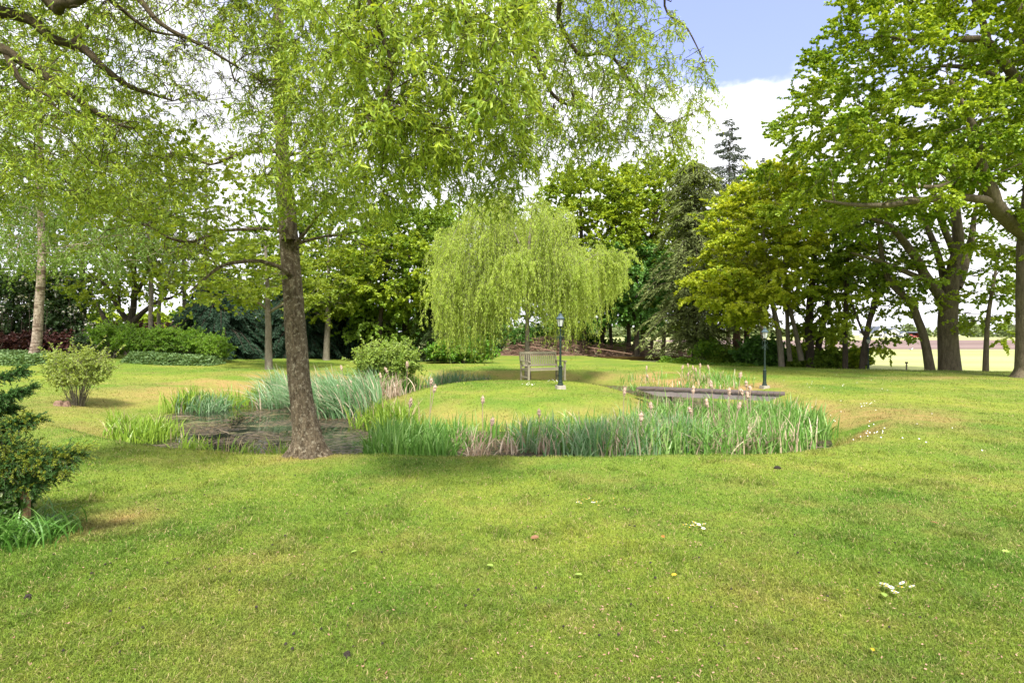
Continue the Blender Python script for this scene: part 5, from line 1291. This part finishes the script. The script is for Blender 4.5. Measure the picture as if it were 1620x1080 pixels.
# ================================================================== bench
def bench():
    x, y = uxy(859, 19.3); zg = gz(x, y)
    root = empty("garden_bench", (x, y, zg), "weathered grey-brown wooden slatted bench with arms on the island mound", "bench")
    root.rotation_euler = (0, 0, R(24))
    W, D = 1.42, .58; T = M['teak']
    def part(nm, f, par=root, mat=T):
        mb = MB(); f(mb); return mb.build(nm, mat, par)
    for sx in (-1, 1):
        part('leg', lambda m: m.box((sx * (W / 2 - .03), -D / 2, .32), (.058, .058, .64)))
        part('leg', lambda m: (m.box((sx * (W / 2 - .03), D / 2, .23), (.055, .058, .46)), m.box((sx * (W / 2 - .03), D / 2 + .055, .70), (.055, .05, .52), rx=R(-13))))
        part('armrest', lambda m: (m.box((sx * (W / 2 - .03), -.03, .655), (.075, D + .08, .032)), m.box((sx * (W / 2 - .03), -D / 2 - .05, .648), (.078, .06, .045))))
        part('side_rail', lambda m: (m.box((sx * (W / 2 - .03), 0, .385), (.035, D - .05, .075)), m.box((sx * (W / 2 - .03), 0, .13), (.03, D - .05, .05))))
    part('seat', lambda m: ([m.box((0, -D / 2 + .03 + i * .092, .425 - i * .004), (W - .01, .07, .022)) for i in range(6)], m.box((0, -D / 2 + .02, .385), (W - .1, .03, .07)), m.box((0, D / 2 - .02, .375), (W - .1, .03, .07))))
    def back(m):
        m.box((0, D / 2 + .108, .925), (W - .05, .04, .085), rx=R(-13)); m.box((0, D / 2 + .01, .50), (W - .1, .035, .06), rx=R(-13))
        n = 17
        for i in range(n): m.box((-W / 2 + .11 + i * (W - .22) / (n - 1), D / 2 + .06, .715), (.042, .016, .39), rx=R(-13))
    part('backrest', back)
bench()

# ================================================================== lamp posts
def lamp(u, Y, s, label, stone=True):
    x, y = uxy(u, Y); zg = gz(x, y)
    root = empty("lamp_post", (x, y, zg), label, "lamp post", "green garden lamp posts")
    root.rotation_euler = (0, 0, R(12)); root.scale = (s, s, s)
    I = M['iron']
    if stone:
        mb = MB(); mb.box((0, 0, .04), (.25, .25, .12), taper=.92); mb.build('base_block', M['concrete'], root)
    mb = MB()
    mb.lathe([(.085, .10), (.085, .135), (.07, .15), (.062, .20), (.066, .22), (.052, .24), (.052, .58), (.062, .60), (.062, .625), (.045, .64), (.034, .66), (.034, .70), (.040, .71), (.034, .72),
              (.031, .76), (.027, 1.30), (.038, 1.315), (.038, 1.335), (.026, 1.35), (.024, 1.45), (.03, 1.46), (.02, 1.48), (.018, 1.60), (.034, 1.615), (.034, 1.63), (.016, 1.65), (.016, 1.70)], k=14)
    for i in range(8):   # flutes on the pedestal
        a = i / 8 * 6.283; mb.box((.05 * math.cos(a), .05 * math.sin(a), .41), (.012, .012, .30), rz=a)
    mb.build('post', I, root, smooth=False)
    mb = MB()
    for sx in (-1, 1):   # ladder bar and scrolls
        t = np.linspace(0, 1, 14)
        a = t * 5.2
        c = np.stack([sx * (.035 + .075 * t - .02 * np.sin(a)), 0 * t, 1.36 + .045 * np.sin(a) + .06 * t], -1); mb.tubes(c[None], np.full((1, 14), .008), 5)
        c = np.stack([sx * (.02 + .085 * np.sin(t * 2.6)), 0 * t, 1.46 + .17 * t], -1); mb.tubes(c[None], np.full((1, 14), .008), 5)
        mb.lathe([(.001, -.012), (.012, 0), (.001, .012)], (sx * .118, 0, 1.44), 8)
    mb.tubes(np.array([[[-.115, 0, 1.44], [0, 0, 1.44], [.115, 0, 1.44]]]), np.full((1, 3), .008), 6)
    mb.build('crossbar', I, root)
    fr = MB(); k = 6; an = np.arange(k) / k * 6.283
    lo, hi, zl, zh = .062, .108, 1.72, 1.93
    fr.lathe([(.02, 1.69), (.045, 1.70), (lo + .012, 1.715), (lo + .012, 1.728), (.001, 1.729)], k=6)
    for a in an:
        fr.tubes(np.array([[[lo * math.cos(a), lo * math.sin(a), zl], [hi * math.cos(a), hi * math.sin(a), zh]]]), np.full((1, 2), .006), 5)
    fr.lathe([(hi - .008, zh - .008), (hi + .01, zh - .008), (hi + .01, zh + .006), (hi - .008, zh + .006)], k=6)
    frame = fr.build('lantern_frame', I, root)
    for i in range(k):
        a0, a1 = an[i], an[(i + 1) % k]; q = .94
        g = MB(); g.add([(lo * q * math.cos(a0), lo * q * math.sin(a0), zl), (lo * q * math.cos(a1), lo * q * math.sin(a1), zl), (hi * q * math.cos(a1), hi * q * math.sin(a1), zh - .01), (hi * q * math.cos(a0), hi * q * math.sin(a0), zh - .01)], [[0, 1, 2, 3]])
        g.build('glass_pane', M['glass'], frame)
    mb = MB(); mb.lathe([(.128, 1.932), (.128, 1.942), (.085, 1.985), (.052, 2.025), (.05, 2.04), (.062, 2.043), (.058, 2.052), (.03, 2.07), (.012, 2.078)], k=6)
    rf = mb.build('roof', M['copper'], root)
    mb = MB(); mb.lathe([(.010, 2.07), (.018, 2.09), (.008, 2.10), (.016, 2.115), (.003, 2.145)], k=10); mb.build('finial', I, rf)
    mb = MB(); mb.lathe([(.014, 1.73), (.014, 1.78), (.026, 1.81), (.026, 1.86), (.008, 1.885)], k=10); mb.build('bulb', M['white'], root)
lamp(886.6, 15.7, 1.0, "nearest dark green lamp post, standing on a concrete block beside the bench")
lamp(1210, 17.6, .90, "dark green lamp post at the right end of the bridge")
lamp(1374, 27.6, .93, "farthest dark green lamp post, half hidden by the twin stem tree", True)

# ================================================================== bridge
def bridge():
    A = np.array([3.38, 15.5]); B = np.array([6.68, 13.9])
    ax = (B - A) / np.linalg.norm(B - A); L = np.linalg.norm(B - A); nx = np.array([-ax[1], ax[0]])
    mid = (A + B) / 2 + nx * .29; zt = .15
    root = empty("footbridge", (mid[0], mid[1], zt), "low weathered plank footbridge from the island to the right hand lawn", "bridge")
    rz = math.atan2(ax[1], ax[0]); root.rotation_euler = (0, 0, rz)
    r = np.random.default_rng(900)
    mb = MB(); n = int(L / .125)
    for i in range(n):
        mb.box((-L / 2 + (i + .5) * L / n, r.normal() * .003, -.02 + r.normal() * .0015), (L / n - .006, .60, .040), rz=r.normal() * .004)
    mb.build('deck', M['deck'], root)
    for sy in (-1, 1):
        mb = MB(); V = []
        prof = [(-L / 2 + .05, -.045), (L / 2 - .05, -.045), (L / 2 - .35, -.20), (-L / 2 + .55, -.20)]
        for yy in (sy * .24 - .03, sy * .24 + .03): V += [(p_[0], yy, p_[1]) for p_ in prof]
        mb.add(V, [[0, 1, 2, 3], [7, 6, 5, 4], [0, 4, 5, 1], [1, 5, 6, 2], [2, 6, 7, 3], [3, 7, 4, 0]])
        mb.build('side_beam', M['fascia'], root)
    for sx in (-.28, .28):
        mb = MB(); mb.box((sx * L, 0, -.42), (.12, .42, .36)); mb.build('cross_beam', M['deck'], root)
bridge()

# ================================================================== near left corner: juniper, split post, ivy, long grass
def juniper():
    r = np.random.default_rng(910)
    bx, by = -4.75, 4.75; zg = gz(bx, by)
    root = empty("golden_juniper", (bx, by, zg), "spreading evergreen with dark upper boughs and golden lower tips at the left edge", "shrub")
    P = lambda u, v, Y, rr: (*px(u, v, Y), rr)
    boughs = [  # path, golden share
        ([(bx, by, zg, .04), P(-60, 700, 4.6, .025), P(-10, 735, 4.4, .018), P(40, 728, 4.35, .014), P(90, 722, 4.3, .009), P(122, 718, 4.3, .004)], .5, .13, 62),
        ([(bx, by, zg + .3, .03), P(-30, 740, 4.5, .02), P(30, 745, 4.5, .012), P(85, 752, 4.5, .006)], .35, .12, 44),
        ([(bx, by, zg + .4, .03), P(-50, 690, 4.6, .02), P(-5, 680, 4.5, .014), P(30, 668, 4.5, .009), P(54, 664, 4.5, .004)], .35, .10, 42),
        ([(bx, by, zg + .4, .03), P(-60, 650, 4.7, .02), P(-10, 635, 4.6, .012), P(25, 622, 4.6, .008), P(48, 612, 4.6, .004)], .0, .075, 36),
        ([(bx, by, zg + .5, .03), P(-60, 620, 4.7, .02), P(-20, 605, 4.6, .012), P(15, 592, 4.6, .007), P(34, 586, 4.6, .003)], .0, .065, 32),
        ([(bx, by, zg + .3, .03), P(-60, 660, 4.8, .02), P(-20, 655, 4.8, .012), P(22, 646, 4.8, .006)], .05, .08, 30),
        ([(bx, by, zg + .2, .03), P(-60, 720, 4.8, .02), P(-10, 715, 4.8, .012), P(50, 708, 4.8, .006)], .3, .11, 40),
        ([(bx, by, zg + .1, .03), P(-60, 760, 4.5, .02), P(0, 765, 4.45, .012), P(60, 768, 4.4, .006)], .25, .11, 40),
        ([(bx, by, zg + .3, .03), P(-60, 690, 4.4, .02), P(0, 700, 4.35, .012), P(70, 738, 4.3, .006), P(100, 742, 4.3, .004)], .4, .11, 46)]
    mbt, md, mg = MB(), MB(), MB()
    for path, gold, wd, ns in boughs:
        Q = crom(path, .03); mbt.tubes(Q[None, :, :3], Q[None, :, 3], 6)
        q0 = int(len(Q) * .3)
        m = ns * 13
        i = r.integers(q0, len(Q), m); f = (i - q0) / max(1, len(Q) - q0)
        up = unit(r.normal(size=(m, 3)) * [.8, .8, .75] + [.35, 0, .15])
        L = wd * 1.25 * (1.1 - .5 * f) * (.5 + .9 * r.random(m))
        s = np.linspace(0, 1, 5)[None, :, None]
        TQ = Q[i, :3][:, None] + up[:, None] * L[:, None, None] * s + np.array([.03, 0, -.01]) * s ** 2 + r.normal(size=(m, 5, 3)) * .003
        mbt.tubes(TQ, np.full((m, 5), .0014), 3)
        k = 52; t = r.random((m, k)) * 3.99; j = t.astype(int); g = (t - j)[..., None]; row = np.arange(m)[:, None]
        LP = (TQ[row, j] * (1 - g) + TQ[row, j + 1] * g).reshape(-1, 3)
        LD = np.repeat(up, k, 0) * .8 + r.normal(size=(m * k, 3)) * .6
        a = np.clip((t / 4).ravel() * .5 + r.random(m * k) * .5, 0, 1)
        isg = np.repeat(r.random(m) < gold, k)
        for mbx, sel in ((mg, isg), (md, ~isg)):
            if sel.any(): add_leaves(mbx, r, LP[sel], LD[sel], 0.0155 * (.6 + .8 * r.random(sel.sum())), .0055, a[sel], curl=.2)
    mbt.build('branches', M['dark_bark'], root, root.location)
    md.build('green_sprays', M['lf_juniper'], root, root.location); mg.build('golden_sprays', M['lf_gold'], root, root.location)
juniper()
def post():
    r = np.random.default_rng(920)
    x, y = uxy(38, 4.55); zg = gz(x, y); root = (x, y, zg)
    k, n = 20, 26; an = np.arange(k) / k * 6.283
    zz = np.linspace(-.05, .42, n)
    V = []
    for q, z in enumerate(zz):
        rr = .027 * (1 + .35 * (fnoise(np.stack([np.cos(an) * 2, np.sin(an) * 2, np.full(k, z * 2)], -1), 1.5, 3) - .5) + .16 * (np.sin(an * 7 + z * 4) > .2)) * (1.25 - .35 * z / .4)
        ztop = z if q < n - 1 else None
        zc = np.full(k, z) if q < n - 4 else z + .03 * r.normal(size=k)
        V.append(np.stack([x + np.cos(an) * rr + .02 * z, y + np.sin(an) * rr * .8, zg + zc], -1))
    V = np.concatenate(V); i, j = np.meshgrid(np.arange(n - 1), np.arange(k), indexing='ij'); j2 = (j + 1) % k
    mb = MB(); mb.add(V, np.stack([i * k + j, i * k + j2, (i + 1) * k + j2, (i + 1) * k + j], -1).reshape(-1, 4))
    c = V[-k:].mean(0) - [0, 0, .03]
    mb.add(np.vstack([V[-k:], c]), [[i_, (i_ + 1) % k, k] for i_ in range(k)])
    for q in range(9):
        a = r.random() * 6.28; b = np.array([x + .035 * math.cos(a), y + .03 * math.sin(a), zg + .3]); mb.tubes(np.array([[b, b + [.004, 0, .07], b + [.01 * r.normal(), .01, .10 + .04 * r.random()]]]), np.array([[.010, .007, .001]]), 4)
    tag(mb.build("split_post", M['rotwood'], None, root), "short split and rotten wooden post at the left edge, half covered by ivy", "post")
    # ivy on and beside it
    iv = empty("ivy_plant", (x - .25, y, zg), "ivy with pale edged leaves climbing the split wooden post", "ivy")
    n = 4600; W = np.array([x - .17, y + .02, zg + .34])
    d = rdir(r, n); P = W + d * (.5 + .5 * r.random((n, 1))) * [.20, .18, .26]; P = P[(P[:, 2] > zg)]; n = len(P)
    mbl = MB(); add_leaves(mbl, r, P, unit(P - W) * .4 + rdir(r, n) * .8 + [0, 0, -.3], .034 * (.5 + .9 * r.random(n)), .032, r.random(n), kind='broad', nb=np.array([.2, -.7, .5]))
    m = 70; a0 = np.c_[x - .5 + .5 * r.random(m), y - .12 + .25 * r.random(m), np.full(m, zg)]
    s = np.linspace(0, 1, 8)[None, :, None]; E = W + rdir(r, m) * [.18, .15, .22]
    mbt = MB(); mbt.tubes(a0[:, None] * (1 - s) + E[:, None] * s + r.normal(size=(m, 8, 3)) * .012, np.full((m, 8), .003), 4)
    mbt.build('stems', M['willow_bark'], iv, iv.location); mbl.build('leaves', M['lf_ivy'], iv, iv.location)
    n = 2400; q = np.c_[x - .36 + r.normal(size=n) * .26, y - .12 + r.normal(size=n) * .14]
    m_ = r.random(n) < .35; q[m_] = np.c_[x + .10 + r.normal(size=m_.sum()) * .11, y - .05 + r.normal(size=m_.sum()) * .12]
    hh = np.where(m_, .10 + .10 * r.random(n), .14 + .20 * r.random(n))
    blades("long_grass", np.c_[q, ground(q)], hh, .008 + .006 * r.random(n), .4 + .8 * r.random(n), r, None, None, M['reed_g2'], "tuft of long uncut grass round the foot of the split post", "grass", seg=5, vattr=.13 + .87 * r.random(n), kind='stuff')
M['reed_g2'] = reed_mat('long_grass', ((0.0, (0.06, 0.16, 0.02)), (0.6, (0.11, 0.27, 0.035)), (1.0, (0.24, 0.40, 0.10))))
post()

# cut stump at the foot of the left bush
mb = MB(); x, y = uxy(92, 13.4); z = gz(x, y)
for k, (dx, dy, rr, h) in enumerate([(0, 0, .11, .16), (.16, .03, .08, .14), (-.1, .06, .07, .10)]):
    mb.lathe([(rr * 1.25, -.05), (rr, .02), (rr * .8, h * .55), (rr * .5, h * .7), (rr * .15, h * .62)], (x + dx, y + dy, z), 9)
tag(mb.build("tree_stump", M['dry_twig'], None, (x, y, z)), "low reddish cut stump at the foot of the fanning bush", "stump")

# ================================================================== small things on the lawn
def daisy(x, y, r, label, group, s=1.0):
    z = gz(x, y); h = .03 + .02 * r.random()
    root = empty("daisy", (x, y, z), label, "daisy", group)
    mb = MB(); mb.tubes(np.array([[[x, y, z - .01], [x + .004, y, z + h * .6], [x, y, z + h]]]), np.full((1, 3), .0014), 4); mb.build('stem', M['lf_fern'], root, root.location)
    k = 13; a = np.arange(k) / k * 6.283; R_ = .013 * s; tl = r.normal(size=2) * .25 + [0, -.25]
    V, F = [], []
    for i, q in enumerate(a):
        for (rr, da) in ((.18, 0), (.75, .19), (1, 0), (.75, -.19)):
            dx, dy = rr * R_ * math.cos(q + da), rr * R_ * math.sin(q + da); V.append((x + dx, y + dy, z + h + dx * tl[0] + dy * tl[1] + .003 * rr))
        F.append([i * 4, i * 4 + 1, i * 4 + 2, i * 4 + 3])
    mb = MB(); mb.add(V, F); mb.build('petals', M['petal'], root, root.location)
    mb = MB(); mb.lathe([(.0045 * s, .002), (.004 * s, .005), (.001, .0065)], (x, y, z + h), 8); mb.build('centre', M['pollen'], root, root.location)
def daisies():
    r = np.random.default_rng(930)
    for (u, v, n, ru, rv, lab, grp) in [(1418, 942, 18, 30, 11, "small white daisy in the tight cluster low on the right of the lawn", "daisies low on the right"),
                                        (1096, 839, 12, 18, 5, "small white daisy in the loose cluster in the middle of the lawn, right of centre", "daisies right of centre"),
                                        (936, 799, 14, 24, 5, "small white daisy in the loose cluster just before the pond's near bank", "daisies before the pond"),
                                        (1190, 741, 0, 1, 1, "", "")]:
        for k in range(n):
            uu, vv = u + r.normal() * ru * .55, v + r.normal() * rv * .6
            Y = CAMH * 900 / (vv - 529); daisy((uu - 810) / 900 * Y, Y, r, lab, grp, 1.35)
    # far daisies beyond counting
    n = 120; c = [(1350, 655, 40, 12), (1375, 690, 30, 12), (1300, 640, 40, 10), (1060, 622, 26, 5), (880, 608, 12, 3), (838, 618, 10, 2), (1330, 610, 90, 10), (1500, 690, 80, 25), (1370, 640, 14, 4), (1180, 600, 60, 6)]
    P = []
    for k in range(n):
        u, v, a, b = c[r.integers(len(c))]; uu, vv = u + r.normal() * a * .6, v + r.normal() * b * .6
        if vv < 590: continue
        Y = CAMH * 900 / (vv - 529); P.append(((uu - 810) / 900 * Y, Y))
    P = np.array(P); ok = (sdist(P, OUTS) > .5) | (sdist(P, ISLS) < -.6); P = P[ok]; n = len(P)
    z = ground(P) + .05; V = []
    k = 6; a = np.arange(k) / k * 6.283; rad = .006 + .005 * r.random((n, 1))
    V = np.stack([P[:, :1] + rad * np.cos(a), P[:, 1:] + rad * np.sin(a), z[:, None] + .006 * np.sin(a)], -1)
    mb = MB(); mb.add(V.reshape(-1, 3), (np.arange(n) * k)[:, None] + np.arange(k)[None])
    tag(mb.build("scattered_daisies", M['petal']), "tiny white daisies scattered over the lawn and the island", "daisies", kind='stuff')
daisies()
def litter():
    r = np.random.default_rng(940)
    n = 2600; Y = 1 / (1 / 2.3 + (1 / 7.2 - 1 / 2.3) * r.random(n)); x = (r.random(n) * 2 - 1) * (Y * .95)
    k = fnoise(np.c_[x, Y, 0 * x], .9, 3); sel = k + .12 * (x > 0) > .40 + .3 * r.random(n); x, Y = x[sel], Y[sel]; n = len(x)
    P = np.c_[x, Y, ground(np.c_[x, Y]) + .012 + .015 * r.random(n)]
    D = rdir(r, n) * [1, 1, .35]
    mb = MB(); add_leaves(mb, r, P, D, .009 + .013 * r.random(n), .008, r.random(n), kind='broad')
    tag(mb.build("fallen_bud_scales", M['lf_litter']), "pinkish brown scraps of fallen blossom scattered in the grass", "litter", kind='stuff')
    n = 130; Y = 1 / (1 / 2.8 + (1 / 9 - 1 / 2.8) * r.random(n)); x = (r.random(n) * 2 - 1.05) * Y * .8
    P = np.c_[x, Y]; z = ground(P); mb = MB()
    for q in range(n):
        if sdist(P[q:q + 1], OUTS)[0] < .3: continue
        s_ = .004 + .006 * r.random(); mb.lathe([(.001, -.5 * s_), (s_, 0), (s_ * .7, s_ * .8), (.001, s_)], (x[q], Y[q], z[q] + .018), 6)
    tag(mb.build("dark_crumbs", M['soilclod']), "small black crumbs of earth dotted about the lawn", "soil crumbs", kind='stuff')
M['lf_litter'] = leaf_mat('fallen_scraps', (0.26, 0.14, 0.09), (0.44, 0.28, 0.21), 0.2, 0.8)
litter()
M['lf_fall_y'] = leaf_mat('fallen_yellow_leaf', (0.70, 0.42, 0.02), (0.70, 0.42, 0.02), 0.3)
M['lf_fall_o'] = leaf_mat('fallen_orange_leaf', (0.60, 0.18, 0.05), (0.60, 0.18, 0.05), 0.3)
M['lf_fall_g'] = leaf_mat('fallen_green_leaf', (0.28, 0.40, 0.08), (0.28, 0.40, 0.08), 0.3)
M['lf_fall_b'] = leaf_mat('fallen_brown_leaf', (0.26, 0.13, 0.07), (0.26, 0.13, 0.07), 0.3)
for (u, v, mat, l, lab) in [(1072, 919, 'lf_fall_y', .035, "yellow fallen leaf in the middle of the lawn, the brighter of two"), (1383, 1037, 'lf_fall_y', .03, "yellow fallen leaf near the bottom edge of the lawn"),
                            (1052, 858, 'lf_fall_o', .04, "orange fallen leaf on the lawn below the daisy cluster"), (853, 857, 'lf_fall_b', .07, "curled brown leaf lying in the middle of the lawn"),
                            (1486, 834, 'lf_fall_b', .06, "curled brown leaf lying on the right of the lawn"), (564, 879, 'lf_fall_g', .05, "pale green leaf lying left of centre on the lawn"),
                            (1588, 879, 'lf_fall_g', .05, "pale green leaf lying at the right edge of the lawn"), (922, 919, 'lf_fall_g', .05, "pale green leaf lying left of the bright yellow leaf"),
                            (1404, 954, 'lf_fall_g', .06, "pale leaf lying just below the tight daisy cluster"), (780, 905, 'lf_fall_g', .055, "pale green leaf nearest the centre of the lawn")]:
    r = np.random.default_rng(int(u)); Y = CAMH * 900 / (v - 529); x = (u - 810) / 900 * Y; z = gz(x, Y) + .035
    mb = MB(); az = r.random() * 6.28
    add_leaves(mb, r, np.array([[x, Y, z]]), np.array([[math.cos(az), math.sin(az) * .6, .1]]), l, l * .6, np.array([.5]), nb=np.array([0, -.4, 2.5]), kind='broad', curl=.3)
    tag(mb.build("fallen_leaf", M[mat], None, (x, Y, z)), lab, "leaf", "fallen leaves on the lawn")
def lump(name, u, v, sx, sy, sz, mat, lab, cat, z_off=0):
    Y = CAMH * 900 / (v - 529); x = (u - 810) / 900 * Y; z = gz(x, Y) + z_off; r = np.random.default_rng(int(u))
    k = 14; m = 8; an = np.arange(k) / k * 6.283; ph = np.linspace(-1.2, 1.57, m)
    N_ = 1 + .5 * (r.random((m, k)) - .5)
    V = np.stack([x + sx * np.cos(ph)[:, None] * np.cos(an) * N_, Y + sy * np.cos(ph)[:, None] * np.sin(an) * N_, z + sz * np.sin(ph)[:, None] * N_ + .01], -1)
    i, j = np.meshgrid(np.arange(m - 1), np.arange(k), indexing='ij'); j2 = (j + 1) % k
    mb = MB(); mb.add(V.reshape(-1, 3), np.stack([i * k + j, i * k + j2, (i + 1) * k + j2, (i + 1) * k + j], -1).reshape(-1, 4))
    tag(mb.build(name, M[mat], None, (x, Y, z)), lab, cat)
lump("earth_clod", 1231, 742, .045, .03, .022, 'soilclod', "small black clod of earth on the lawn before the right end of the reeds", "clod")
lump("earth_clod", 40, 949, .02, .02, .022, 'soilclod', "small black clod of earth low at the left edge of the lawn", "clod")
lump("earth_clod", 547, 1042, .018, .018, .02, 'soilclod', "small black clod of earth near the bottom edge of the lawn", "clod")
lump("white_stone", 1364, 579, .16, .12, .12, 'concrete', "pale stone lying at the foot of the farthest lamp post", "stone")
# stake in the grass at the edge of the field
x, y = uxy(1434.5, 27); z = gz(x, y)
root = empty("wooden_stake", (x, y, z), "thin upright wooden stake on the edge between lawn and field", "stake")
mb = MB(); mb.lathe([(.035, -.1), (.032, .66), (.02, .68)], k=10); mb.build('stake', M['grey_bark'], root)
mb = MB(); mb.box((0, 0, .70), (.10, .08, .07)); mb.build('cap', M['dark_bark'], root)
x, y = uxy(1446.5, 26.6); z = gz(x, y)
mb = MB(); mb.lathe([(.06, -.03), (.06, .10), (.045, .13), (.045, .17), (.02, .2)], (x, y, z), 10); mb.box((x + .03, y, z + .14), (.14, .05, .05), rz=.3)
tag(mb.build("black_tap", M['dark'], None, (x, y, z)), "small black water fitting in the grass right of the wooden stake", "tap")
# gull resting on the field
def gull(u, Y, lab, flip=1):
    x, y = uxy(u, Y); root = empty("gull", (x, y, -.30), lab, "bird")
    mb = MB(); pts = np.array([(-.27, 0, .17, .012), (-.18, 0, .17, .04), (-.05, 0, .16, .075), (.07, 0, .17, .08), (.15, 0, .21, .05), (.19, 0, .26, .038), (.22, 0, .30, .042), (.26, 0, .30, .028), (.285, 0, .295, .006)]) * [flip, 1, 1, 1]
    mb.tubes(pts[None, :, :3], pts[None, :, 3], 12); mb.build('body', M['feather'], root, smooth=True)
    for s in (-1, 1):
        mb = MB(); q = np.array([(.08, s * .06, .20, .03), (-.05, s * .075, .20, .045), (-.2, s * .05, .19, .025), (-.34, s * .02, .18, .005)]) * [flip, 1, 1, 1]; mb.tubes(q[None, :, :3], q[None, :, 3], 8); mb.build('wing', M['slate'], root, smooth=True)
        mb = MB(); mb.tubes(np.array([[[.02 * flip, s * .03, .10], [.02 * flip, s * .03, 0]]]), np.full((1, 2), .007), 5); mb.build('leg', M['pollen'], root)
    mb = MB(); mb.tubes(np.array([[[.28 * flip, 0, .295], [.33 * flip, 0, .285]]]), np.array([[.010, .003]]), 5); mb.build('beak', M['pollen'], root)
gull(1441, 66, "white gull with dark wings sitting on the pale field beyond the stake")
